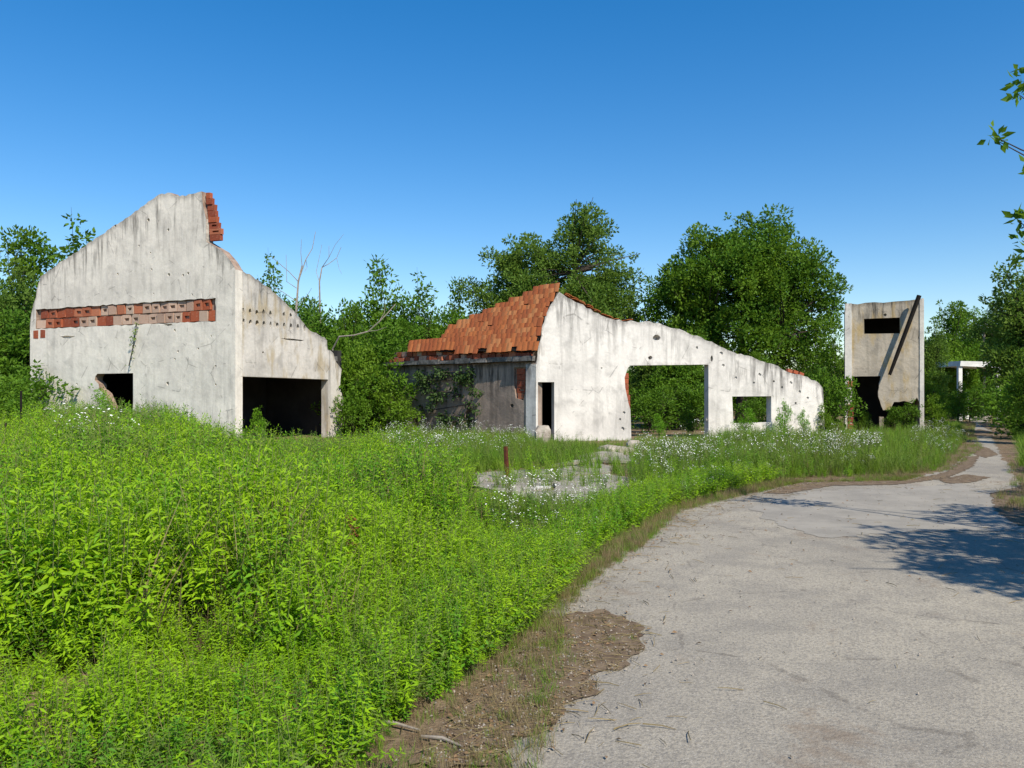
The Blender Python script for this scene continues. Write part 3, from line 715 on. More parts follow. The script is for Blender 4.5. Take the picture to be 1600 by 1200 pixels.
# two big trees behind the long ruin
TA = tree_meshes([(-2.6,0,6.6,1.9,1.9,2.4),(-1.2,.5,8.3,1.7,1.7,1.9),(1.3,0,8.6,1.8,1.7,2.6),(3.0,.3,6.8,1.5,1.7,2.2),(0,-.4,5.6,3.4,2.2,2.2),(1.6,0,10.2,.7,.7,1.0),(-3.4,0,4.4,1.2,1.2,1.6)], 440, 210, .60, .195, .10, 10.5, .26, M['tree2'], 101, 2, .32)
TB = tree_meshes([(0,0,7.2,3.4,3,3.0),(-2.6,.4,5.6,2.2,2.2,2.6),(2.6,0,6.0,2.2,2.2,2.7),(.8,0,9.0,1.7,1.7,1.5),(3.9,.2,4.6,1.1,1.3,2.0),(-1.6,0,8.2,1.6,1.6,1.6),(1.7,0,9.9,.7,.8,1.1),(-3.0,0,7.5,.9,.9,1.3),(4.2,0,6.9,.6,.7,1.0),(0,-.8,4.4,3.4,2.2,1.7),(-4.0,0,5.4,.8,.9,1.7)], 580, 210, .66, .195, .105, 10.2, .28, M['tree'], 202, 2, .28)
x = at(868, 0, 43).x; plant_tree(TA, 'broadleaf_tree', 'large grey-green tree with an open crown behind the tiled roof', 'tree', x, 43, 1.0, 0)
x = at(1158, 0, 41).x; plant_tree(TB, 'broadleaf_tree', 'large dense round tree behind the long sloping white wall', 'tree', x, 41, .985, 0)
MED = [tree_meshes([(0,0,4.6,1.5,1.4,2.0),(-.9,.2,3.2,1.2,1.2,1.5),(.9,0,3.6,1.2,1.2,1.6),(.2,0,6.4,.7,.7,1.1)], 130, 125, .5, .185, .10, 7, .13, M['tree'], 31, 2, .25),
       tree_meshes([(-.5,0,5.0,1.1,1.1,1.9),(.7,.2,4.0,1.2,1.2,1.9),(0,0,2.6,1.5,1.4,1.5),(-.7,0,6.6,.5,.5,.9)], 130, 120, .5, .185, .10, 7, .13, M['tree2'], 32, 2, .2)]
SAP = [tree_meshes([(0,0,3.6,.8,.8,2.2),(.1,0,5.8,.42,.42,1.5),(-.3,.1,2.0,.9,.9,1.2)], 75, 60, .40, .2, .10, 7, .07, M['tree'], 41, 2, .35, .2),
       tree_meshes([(0,0,3.2,.7,.8,2.0),(-.2,0,5.4,.5,.45,1.6),(.4,0,4.2,.6,.6,.9)], 60, 50, .42, .2, .10, 7, .07, M['tree3'], 42, 2, .35, .2)]
SHR = [tree_meshes([(0,0,1.0,1.0,.9,.85),(-.5,.1,.8,.7,.7,.7),(.55,-.1,1.2,.6,.6,.8)], 80, 60, .26, .125, .06, 2.0, .035, M['shrub'], 51, 2, .15, .2),
       tree_meshes([(0,0,.9,.8,.8,.9),(.2,.1,1.6,.5,.5,.7),(-.5,0,.7,.6,.6,.6)], 70, 60, .26, .125, .055, 2.0, .035, M['tree3'], 52, 2, .15, .2),
       tree_meshes([(0,0,1.1,.7,.7,1.1),(.5,0,.8,.6,.5,.8),(-.4,0,1.7,.35,.35,.6)], 70, 50, .24, .12, .05, 2.0, .035, M['weed2'], 53, 2, .15, .2)]
BUSH = [tree_meshes([(0,0,2.2,1.9,1.7,1.9),(-1.2,.2,1.4,1.3,1.3,1.4),(1.2,0,1.7,1.3,1.2,1.6),(.3,0,3.9,.9,.9,1.1),(-.6,0,3.2,.8,.8,1.2)], 230, 85, .42, .19, .09, 4.6, .06, M['shrub'], 61, 3, .15, .2),
        tree_meshes([(0,0,2.0,1.6,1.6,2.0),(1.0,.2,1.5,1.3,1.2,1.5),(-.9,0,2.6,1.1,1.1,1.7),(.6,0,3.7,.6,.7,1.2)], 210, 80, .42, .19, .09, 4.6, .06, M['tree3'], 62, 3, .15, .2)]
def tree_at(ms, base_h, name, lab, px, toppx, Y, group, rz=None, wide=1, cat='tree'):
    x = at(px, 0, Y).x; H = EYE + (HOR - toppx) / F * Y; s = H / base_h
    return plant_tree(ms, name, lab, cat, x, Y, s * wide, rnd.uniform(0, 6.28) if rz is None else rz, group, 0, s)
for (m, bh, px, tp_, Y, wide, lab) in [
    (MED[0], 7.6, 48, 350, 34, .9, 'mid-sized tree left of the stepped gable, taller half of a pair'),
    (SAP[0], 7.4, 130, 333, 33, 1.25, 'slim leafy tree rising just over the left slope of the broken gable'),
    (MED[1], 7.6, 2, 398, 31, .9, 'bushy tree cut by the left edge of the photo'),
    (MED[1], 7.6, 20, 500, 29.5, 1.2, 'low dark tree filling the gap left of the stepped gable house')]:
    tree_at(m, bh, 'young_tree', lab, px, tp_, Y, 'trees beside the stepped gable house', None, wide)
for (m, bh, px, tp_, Y, wide, lab) in [
    (SAP[0], 7.4, 424, 392, 38, .9, 'small tree peeping over the right slope of the stepped gable house'),
    (SAP[1], 7.4, 602, 394, 37, 1.0, 'tallest slim poplar-like sapling between the two houses'),
    (SAP[0], 7.4, 664, 424, 36, 1.25, 'bushy sapling right behind the far end of the tiled roof'),
    (SAP[1], 7.4, 722, 428, 44, .9, 'pale slim sapling between the bushy sapling and the large grey-green tree'),
    (MED[0], 7.6, 545, 470, 34, .75, 'dark spreading young tree above the pale curved branch'),
    (MED[1], 7.6, 490, 462, 35, .7, 'olive young tree behind the bare twigs'),
    (MED[0], 7.6, 640, 492, 35, .8, 'low young tree under the bushy sapling by the tiled roof'),
    (MED[0], 7.6, 510, 520, 32, .9, 'dark young tree at the right shoulder of the stepped gable house'),
    (MED[1], 7.6, 695, 480, 41, 1.0, 'thin-leaved young tree filling the gap by the roof edge'),
    (MED[0], 7.6, 1080, 520, 36.5, 1.2, 'dark young tree closing the view through the wide doorway'),
    (MED[1], 7.6, 1010, 520, 37, 1.1, 'olive young tree behind the left part of the wide doorway'),
    (MED[0], 7.6, 1190, 545, 36, 1.0, 'dark young tree behind the small square window'),
    (MED[1], 7.6, 575, 505, 32, .8, 'leafy young tree filling the gap between the two houses')]:
    tree_at(m, bh, 'young_tree', lab, px, tp_, Y, 'young trees between the two houses', None, wide)
for (m, bh, px, tp_, Y, wide, lab) in [
    (SAP[1], 7.4, 1302, 486, 36, 1.0, 'slender young tree squeezed between the sloping wall and the booth'),
    (MED[0], 7.6, 1482, 466, 48, .9, 'rounded dark tree over the white-roofed shelter'),
    (MED[1], 7.6, 1455, 500, 42, .7, 'olive tree touching the right edge of the booth'),
    (MED[0], 7.6, 1595, 440, 38, .9, 'tall dark tree right of the thin pole'),
    (MED[1], 7.6, 1600, 395, 30, 1.0, 'big leafy tree cut by the right edge of the photo'),
    (MED[0], 7.6, 1625, 520, 24, 1.0, 'low dark tree overhanging the right side of the path'),
    (MED[0], 7.6, 1535, 520, 52, 1.3, 'far tree closing the end of the path'),
    (MED[0], 7.6, 1512, 478, 54, 1.1, 'dark far tree straight behind the white flat roof'),
    (MED[1], 7.6, 1556, 452, 47, .9, 'olive far tree just right of the thin pole'),
    (MED[1], 7.6, 1440, 530, 50, 1.0, 'far tree low behind the booth')]:
    tree_at(m, bh, 'young_tree', lab, px, tp_, Y, 'trees round the booth and the far path', None, wide)
# shrubs: (variant, px, ground y by distance, top px, distance, width factor, label)
for (v_, px, tp_, Y, wide, lab) in [
    (0, 575, 560, 29.5, 1.3, 'dark shrub pressed against the right end of the stepped gable house'),
    (1, 615, 590, 28.5, 1.2, 'bright shrub at the far end of the dark side wall'),
    (0, 548, 600, 28.2, 1.0, 'low dark shrub beside the wide black opening'),
    (0, 640, 600, 31.5, 1.2, 'shrub half hidden behind the end of the concrete ledge'),
    (0, 25, 560, 26, 1.4, 'dense shrub at the left corner of the stepped gable house'),
    (1, 5, 590, 22, 1.4, 'bright shrub at the left edge behind the two stakes'),
    (0, 1015, 600, 31, 1.2, 'dark shrub growing deep inside the wide doorway'),
    (1, 1075, 632, 28.6, .8, 'bright shrub in the right half of the wide doorway'),
    (2, 1030, 642, 27.4, .8, 'fresh green weedy bush on the threshold of the wide doorway'),
    (0, 1090, 590, 33.5, 1.3, 'tall dark shrub at the back of the roofless room'),
    (0, 1035, 585, 34, 1.4, 'shaded shrub at the centre back of the roofless room'),
    (2, 1165, 632, 26.6, .9, 'bush growing in front of the small square window'),
    (0, 1180, 612, 31, 1.1, 'dark shrub inside the small square window'),
    (2, 1225, 622, 27, .7, 'tall weedy bush right of the small square window'),
    (2, 1255, 636, 27.2, .7, 'weedy bush near the low end of the sloping wall'),
    (0, 1297, 560, 29.5, .8, 'upright dark shrub between the sloping wall and the booth'),
    (1, 1290, 630, 28, .8, 'low bright shrub at the foot of the slender young tree'),
    (0, 1350, 634, 31.9, .6, 'dark shrub inside the booth doorway'),
    (0, 1410, 622, 30.2, .95, 'dark shrub under the broken edge of the booth front'),
    (1, 1456, 578, 33, .8, 'tall bright shrub right of the booth'),
    (1, 1462, 615, 31, .9, 'low bright shrub at the right foot of the booth'),
    (0, 1496, 612, 43, .9, 'dark shrub below the white flat roof'),
    (0, 1516, 594, 42.5, .95, 'dark shrub growing against the front of the far shelter'),
    (1, 1497, 596, 41, .8, 'bright shrub before the left half of the far shelter'),
    (1, 1552, 590, 41, .8, 'bright shrub beside the post of the far shelter'),
    (0, 1590, 575, 36, 1.3, 'wide dark shrub on the right of the far path'),
    (0, 1600, 585, 27, 1.6, 'dark shrub by the path at the right edge'),
    (2, 405, 632, 25.6, .7, 'leafy weed bush in the left half of the wide black opening'),
    (2, 150, 598, 25.0, .75, 'weed bush climbing into the broken window'),
    (2, 120, 630, 25.4, .8, 'weed bush left of the broken window'),
    (0, 735, 560, 34, 1.0, 'shrub hidden behind the tiled roof')][:-1]:
    tree_at(SHR[v_], [2.3, 2.5, 2.5][v_], 'shrub', lab, px, tp_, Y, 'shrubs round the ruins', None, wide * 1.0, 'shrub')

for (v_, px, tp_, Y, wide, lab) in [
    (0, 600, 500, 31.5, .95, 'big dark bush filling the corner beside the concrete ledge'),
    (1, 560, 520, 30.2, .9, 'big bright bush crowding the right end of the stepped gable house'),
    (0, 500, 478, 33, .95, 'big bush rising behind the lowest part of the broken slope'),
    (0, 625, 458, 37, .8, 'tall narrow bush below the bushy sapling'),
    (1, 562, 455, 37, .9, 'tall bright bush behind the pale curved limb'),
    (0, 470, 462, 38, .8, 'tall dark bush behind the bare twigs'),
    (1, 655, 500, 38, 1.0, 'big bush showing over the far end of the tiled roof'),
    (0, 705, 480, 40, 1.0, 'big dark bush behind the middle of the tiled roof'),
    (0, 1060, 540, 36, 1.0, 'big bush closing the back of the wide doorway'),
    (1, 1480, 520, 47, 1.0, 'big bright bush behind the white flat roof'),
    (0, 20, 480, 29, 1.0, 'big dark bush at the left corner behind the stepped gable house')]:
    tree_at(BUSH[v_], 4.9, 'bush', lab, px, tp_, Y, 'big bushes round the ruins', None, wide, 'bush')

# climbing plants hanging on the walls
def creeper(name, lab, wall, px_list, L, W, per, rad, mat, out=.12):
    cl = []
    for (x_, y_, s) in px_list:
        u, z = wall.uz(x_, y_); q = wall.P0 + wall.d * u - Vector((-wall.d.y, wall.d.x)) * (out + rnd.uniform(-.04, .12)); cl.append((np.array([q.x, q.y, z]), s))
    c0 = cl[0][0]; base = np.array([c0[0], c0[1], 0]); cl2 = [(c - base, s) for c, s in cl]
    t = thing(name, lab, 'climbing plant', tuple(base))
    b = MB(); b.tube([Vector(cl2[-1][0])] + [Vector(c) for c, s in cl2[::-3]] + [Vector(cl2[0][0])], [.02] * (2 + len(cl2[::-3])), 4)
    link('stem', b.mesh('stem', [M['barkdark']]), t); link('foliage', crown_from(cl2, per, rad, L, W, mat, 'foliage', -.6), t)
PX = []
for i in range(46):
    f_ = rnd.random(); PX.append((655 + 90 * f_ + rnd.uniform(-8, 8), 578 + 88 * rnd.random() ** 1.2 * (1 - .35 * abs(f_ - .6)), rnd.uniform(.5, 1.05)))
creeper('creeper', 'dry dark creeper hanging down the grimy side wall', wl, sorted(PX, key=lambda q: q[1]), .13, .075, 55, .26, M['ivy'])
creeper('wall_plant', 'small plant hanging from the row of bare bricks', wf, [(216,505,.3),(213,516,.5),(214,527,.55),(211,538,.5),(210,550,.4),(208,560,.3),(207,572,.25)], .09, .04, 60, .2, M['weed3'], .06)

# bare dead trees between the houses
def dead_tree(lab, px, Y, branches, mat, name='dead_tree'):
    base = at(px, 0, Y); t = thing(name, lab, 'dead tree', (base.x, base.y, 0))
    for i, (pts, r0, r1) in enumerate(branches):
        b = MB(); q = [at(x, y, Y + dy) - Vector((base.x, base.y, 0)) for (x, y, dy) in pts]; n = len(q); r0 *= .72; r1 *= .8
        b.tube(q, [r0 + (r1 - r0) * k_ / (n - 1) for k_ in range(n)], 5)
        link('trunk' if i == 0 else 'branch', b.mesh('branch', [mat]), t)
dead_tree('bare grey dead tree with forked twigs against the sky', 463, 34, [
    ([(460,665,0),(462,560,0),(463,480,0),(466,440,.1),(472,415,.2)], .085, .04),
    ([(466,440,.1),(478,405,.2),(488,388,.4),(493,362,.5)], .034, .012), ([(466,440,.1),(452,425,0),(432,408,-.2),(424,400,-.3)], .026, .01),
    ([(472,415,.2),(470,395,.1),(471,374,.1)], .022, .009), ([(463,450,0),(448,440,.3),(447,398,.4)], .022, .01),
    ([(478,405,.2),(480,418,.4),(476,424,.3)], .014, .008), ([(462,470,0),(440,455,.3),(422,446,.4)], .024, .01), ([(463,480,0),(480,462,-.2),(487,450,-.2)], .02, .008)], M['drywood'])
dead_tree('bare dead tree whose pale twigs curl up right of another', 502, 33, [
    ([(500,665,0),(501,560,0),(500,490,0),(499,440,0),(503,418,.1)], .075, .03),
    ([(503,418,.1),(514,412,.1),(526,403,.2),(533,386,.2)], .024, .01), ([(503,418,.1),(514,402,-.1),(514,384,-.1)], .022, .009), ([(514,402,-.1),(524,382,-.2),(537,366,-.2)], .014, .007), ([(499,440,0),(494,425,.2),(503,382,.3)], .018, .008), ([(526,403,.2),(530,420,.2),(534,428,.1)], .012, .006)], M['drywood'])
dead_tree('pale curved dead limb arching out of the greenery', 520, 29.5, [([(505,680,.3),(512,600,.3),(520,545,.2),(530,526,0),(553,524,-.1),(575,518,-.1),(592,503,-.2),(606,489,-.2),(618,475,-.2)], .055, .02), ([(575,518,-.1),(590,516,-.2),(604,511,-.3)], .02, .008), ([(592,503,-.2),(601,488,0),(602,474,.1)], .016, .007)], M['drywood'], 'fallen_limb')

# near tree on the right: mostly outside the frame, its shadow lies on the road
NX, NY = 9.1, 3.15
cl = [c for c in lobes_clusters([(0,0,3.9,2.8,2.6,1.9),(-1.5,1.0,3.4,1.6,1.8,1.4),(1,-1.2,4.6,2,2,1.6),(-.9,-1.4,3.3,1.7,1.6,1.2),(.6,2.6,3.6,1.9,1.9,1.6),(3.0,4.6,3.8,2.0,2.2,1.9),(5.4,8.0,3.8,2.2,2.4,2.0),(.4,2.6,1.9,2.0,2.0,1.2),(3.0,6.6,2.0,2.2,2.5,1.4)], 860, 77, .2) if (c[0][0] + NX) > .70 * (c[0][1] + NY) + .3]  # final low lobes added out of view to block sky light on the road
tb = limbs(cl, 6, .17, 5, .3, 2); view = []
for (px, py, Y, s) in [(1598,130,8.6,.26),(1592,148,8.6,.16),(1610,116,8.7,.34),(1551,212,8.4,.22),(1562,222,8.4,.15),(1600,250,8.5,.13),(1592,346,8.7,.2),(1608,338,8.7,.32),(1597,376,8.7,.18),(1612,392,8.7,.26),(1650,270,8.6,.5),(1660,350,8.7,.6),(1660,140,8.7,.6)]:
    q = at(px, py, Y); c = np.array([q.x - NX, q.y - NY, q.z]); view.append((c, s))
    r0 = at(px + 55 + (1600 - px) * .7, py + 38, Y) - Vector((NX, NY, 0)); tb.tube([r0, r0.lerp(Vector(c), .5) + Vector((0, 0, -.02)), Vector(c)], [.011, .007, .004], 4)
for py in (150, 262, 360):
    r0 = at(1655, py + 30, 8.7) - Vector((NX, NY, 0)); m = min((Vector(c) for c, s in cl), key=lambda c: (c - r0).length)
    tb.tube([m, m.lerp(r0, .5) + Vector((0, 0, -.06)), r0], [.03, .02, .012], 5)
tn = thing('broadleaf_tree', 'near tree whose leafy twigs poke in at the upper right edge', 'tree', (NX, NY, 0))
link('trunk', tb.mesh('trunk', [M['barkdark']]), tn); link('crown', crown_from(cl + view, 300, .46, .125, .065, M['tree3']), tn)

# ------------------------------------------------------------------ scattered ground plants (uncountable)
def proto(col, me): o = bpy.data.objects.new(me.name, me); col.objects.link(o)
def weed_mesh(name, seed, leafmat, nl, L, W, h=1.0, side=0, low=.12):
    r = np.random.default_rng(seed); b = MB(); lean = r.normal(size=2) * .08
    stems = [((0, 0), lean, 1.0)] + [((0, 0), r.normal(size=2) * .22, r.uniform(.55, .85)) for _ in range(side)]
    Ps, Ds = [], []
    for (o_, ln, hh) in stems:
        b.tube([(0, 0, 0), (ln[0]*.35*h, ln[1]*.35*h, hh*h*.5), (ln[0]*h, ln[1]*h, hh*h*.98)], [.006, .0045, .002], 3)
        n = int(nl * hh); t = low + (1 - low) * (np.arange(n) + .5) / n; a = np.arange(n) * 2.399 + r.uniform(0, 6)
        P_ = np.stack([ln[0]*h*t**1.3, ln[1]*h*t**1.3, hh*h*t], 1)
        el = -.05 + .85 * t**4 + r.normal(size=n) * .25
        Ps.append(P_); Ds.append(np.stack([np.cos(a)*np.cos(el), np.sin(a)*np.cos(el), np.sin(el)], 1))
    P_ = np.concatenate(Ps); D_ = np.concatenate(Ds); n = len(P_)
    sz = (1.05 - .55 * np.clip(P_[:, 2] / h, 0, 1) ** 2) * r.uniform(.75, 1.2, n)
    V, T = leaves_np(P_, D_, L * sz, W * sz, .2, .22)
    nb = len(b.V); bt = []
    for f in b.F:
        bt += [(f[0], f[i], f[i+1]) for i in range(1, len(f) - 1)]
    return tris_np(name, np.concatenate([np.array(b.V), V]), np.concatenate([np.array(bt), T + nb]), [M['stem'], leafmat], [0] * len(bt) + [1] * len(T))
def tuft_mesh(name, seed, mat, n, hgt, w, spread, heads=0):
    r = np.random.default_rng(seed); V = []; T = []; mi = []
    for i in range(n):
        a = r.uniform(0, 6.28); o_ = r.normal(size=2) * spread; d = np.array([math.cos(a), math.sin(a)]); s = np.array([-d[1], d[0]])
        hh = hgt * r.uniform(.5, 1.1); bend = r.uniform(.1, .55) * hh; k0 = len(V)
        for q, (t, ww) in enumerate(((0, 1), (.4, .9), (.75, .6), (1, .08))):
            p = o_ + d * bend * t * t; z = hh * (t - .18 * t * t * bend / hh)
            V += [(*(p + s * w * ww * .5), z), (*(p - s * w * ww * .5), z)]
        for q in range(3): T += [(k0+2*q, k0+2*q+1, k0+2*q+3), (k0+2*q, k0+2*q+3, k0+2*q+2)]
    return tris_np(name, np.array(V), T, [mat])
def daisy_mesh(name, seed):
    r = np.random.default_rng(seed); b = MB(); P_ = []; D_ = []
    lean = r.normal(size=2) * .06; b.tube([(0,0,0), (lean[0]*.4, lean[1]*.4, .4), (lean[0], lean[1], .72)], [.004, .0035, .002], 3)
    for i in range(10):
        t = r.uniform(.1, .8); a = r.uniform(0, 6.28); P_.append((lean[0]*t, lean[1]*t, .72*t)); D_.append((math.cos(a), math.sin(a), r.uniform(.3, 1)))
    nf = r.integers(6, 11); fl = []
    for i in range(nf):
        a = r.uniform(0, 6.28); R_ = r.uniform(.02, .16); tip = Vector((lean[0] + math.cos(a)*R_, lean[1] + math.sin(a)*R_, .72 + r.uniform(.02, .26)))
        b.tube([(lean[0]*.9, lean[1]*.9, .66), tip], [.002, .0015], 3, 0); fl.append(tip)
    nb = len(b.F)
    for tip in fl:
        rad = r.uniform(.010, .016); tl_ = Vector((r.normal()*.3, r.normal()*.3 - .15, 1)).normalized(); ax = tl_.cross(Vector((1, .2, 0))).normalized(); ay = tl_.cross(ax)
        ring = [tip + (ax*math.cos(k_*math.pi/4) + ay*math.sin(k_*math.pi/4)) * rad * (1.1 if k_ % 2 else .9) for k_ in range(8)]
        b.add(ring + [tip + tl_ * .005], [(k_, (k_+1) % 8, 8) for k_ in range(8)], 2)
    V, T = leaves_np(np.array(P_), np.array(D_), .07, .014); k0 = len(b.V)
    b.V += [tuple(v) for v in V]; b.F += [tuple(t + k0) for t in T]; b.M += [1] * len(T)
    return b.mesh(name, [M['stem'], M['weed3'], M['petal']])
def collection(name, meshes):
    c = bpy.data.collections.new(name)
    for i, m in enumerate(meshes): m.name = '%s_%02d' % (name, i); proto(c, m)
    return c
cw = collection('weed_kinds', [weed_mesh('w', 1, M['weed'], 50, .115, .028), weed_mesh('w', 2, M['weed'], 44, .12, .031, side=1), weed_mesh('w', 3, M['weed'], 38, .105, .033, side=2), weed_mesh('w', 7, M['weed'], 50, .10, .025, side=1),
    weed_mesh('w', 4, M['weed2'], 36, .12, .042, side=1), weed_mesh('w', 5, M['weed2'], 40, .11, .034, side=2), weed_mesh('w', 6, M['weed3'], 44, .10, .020, side=3), weed_mesh('w', 8, M['weed3'], 36, .12, .028, side=1),
    weed_mesh('w', 9, M['weed'], 44, .12, .028, side=1, low=.36), weed_mesh('w', 10, M['weed2'], 42, .12, .031, side=1, low=.32)])
cg = collection('grass_kinds', [tuft_mesh('g', 1, M['grass'], 22, .55, .009, .05), tuft_mesh('g', 2, M['grass'], 26, .42, .008, .06), tuft_mesh('g', 3, M['weed3'], 20, .5, .007, .05), tuft_mesh('g', 4, M['straw'], 16, .5, .005, .05), tuft_mesh('g', 5, M['straw'], 24, .25, .006, .09), tuft_mesh('g', 6, M['grass'], 30, .22, .006, .09)])
cd = collection('daisy_kinds', [daisy_mesh('d', i) for i in range(4)])
def scatter(name, pts, idx, scl, col, label, cat, tilt=.12):
    n = len(pts); me = bpy.data.meshes.new(name); me.vertices.add(n); me.vertices.foreach_set('co', np.asarray(pts, np.float32).ravel())
    rot = np.stack([rng.normal(size=n)*tilt, rng.normal(size=n)*tilt, rng.uniform(0, 6.283, n)], 1).astype(np.float32)
    a = me.attributes.new('idx', 'INT', 'POINT'); a.data.foreach_set('value', np.asarray(idx, np.int32))
    a = me.attributes.new('rot', 'FLOAT_VECTOR', 'POINT'); a.data.foreach_set('vector', rot.ravel())
    s = np.asarray(scl, np.float32); s = np.stack([s, s, s], 1) if s.ndim == 1 else s
    a = me.attributes.new('scl', 'FLOAT_VECTOR', 'POINT'); a.data.foreach_set('vector', s.ravel())
    o = link(name, me); ng_ = bpy.data.node_groups.new(name, 'GeometryNodeTree')
    ng_.interface.new_socket('Geometry', in_out='INPUT', socket_type='NodeSocketGeometry'); ng_.interface.new_socket('Geometry', in_out='OUTPUT', socket_type='NodeSocketGeometry')
    nd = ng_.nodes; gi = nd.new('NodeGroupInput'); go = nd.new('NodeGroupOutput'); ip = nd.new('GeometryNodeInstanceOnPoints'); ci = nd.new('GeometryNodeCollectionInfo')
    ci.inputs['Collection'].default_value = col; ci.inputs['Separate Children'].default_value = True; ci.inputs['Reset Children'].default_value = True
    def at_(nm, dt): q = nd.new('GeometryNodeInputNamedAttribute'); q.data_type = dt; q.inputs['Name'].default_value = nm; return q.outputs['Attribute']
    e2 = nd.new('FunctionNodeEulerToRotation'); lk = ng_.links.new
    lk(at_('rot', 'FLOAT_VECTOR'), e2.inputs[0]); lk(gi.outputs[0], ip.inputs['Points']); lk(ci.outputs[0], ip.inputs['Instance']); ip.inputs['Pick Instance'].default_value = True
    lk(at_('idx', 'INT'), ip.inputs['Instance Index']); lk(e2.outputs[0], ip.inputs['Rotation']); lk(at_('scl', 'FLOAT_VECTOR'), ip.inputs['Scale']); lk(ip.outputs[0], go.inputs[0])
    md = o.modifiers.new('scatter', 'NODES'); md.node_group = ng_; tag(o, label, cat, kind='stuff'); return o
bnd = sorted([g(*p) for p in [(545,1200),(650,1100),(730,1050),(815,985),(860,932),(908,874),(962,842),(1040,795),(1120,774),(1230,750)]], key=lambda q: q[1]) + [(8.0, 15.6), g(1470, 728), g(1506, 690), g(1503, 665), (29, 60)]
BY = np.array([-3] + [p[1] for p in bnd]); BX = np.array([-2.2] + [p[0] for p in bnd])
def xb(Y): return np.interp(Y, BY, BX)
def nz(x, y, s, o=0): return mnoise.noise(Vector((x * s + o, y * s, o * .7)))
yardpoly = [g(*p) for p in [(735,738),(800,733),(868,731),(905,722),(985,712),(1000,728),(985,752),(970,785),(905,792),(850,800),(790,782),(742,768)]]
foot = [[A0, A1, A2, B3], [tuple(FAR), tuple(CO), tuple(pe), tuple(pe + ng * 6), tuple(FAR + nl * 2.5)], [tuple(tp(0, 0)), tuple(tp(tw3, 0)), tuple(tp(tw3, 3)), tuple(tp(0, 3))]]
def blocked(x, y): return any(inside((x, y), f) for f in foot)
sm = lambda t: max(0., min(1., t)) ** 2 * (3 - 2 * max(0., min(1., t)))
BANKS = [(190, 430, 5.2), (-40, 185, 4.4), (600, 720, 8.1), (430, 590, 7.2), (-60, 120, 7.0), (60, 330, 9.3), (690, 860, 10.5)]
wp, wi, ws, gp_, gi_, gs_, dp, di, ds = [], [], [], [], [], [], [], [], []
def field(n, y0, y1):
    """candidate points, evenly dense on the ground within the view"""
    Y = np.sqrt(rng.uniform(y0**2, y1**2, n)); X = rng.uniform(-.70, .72, n) * Y + rng.uniform(-.5, .5, n); return X, Y
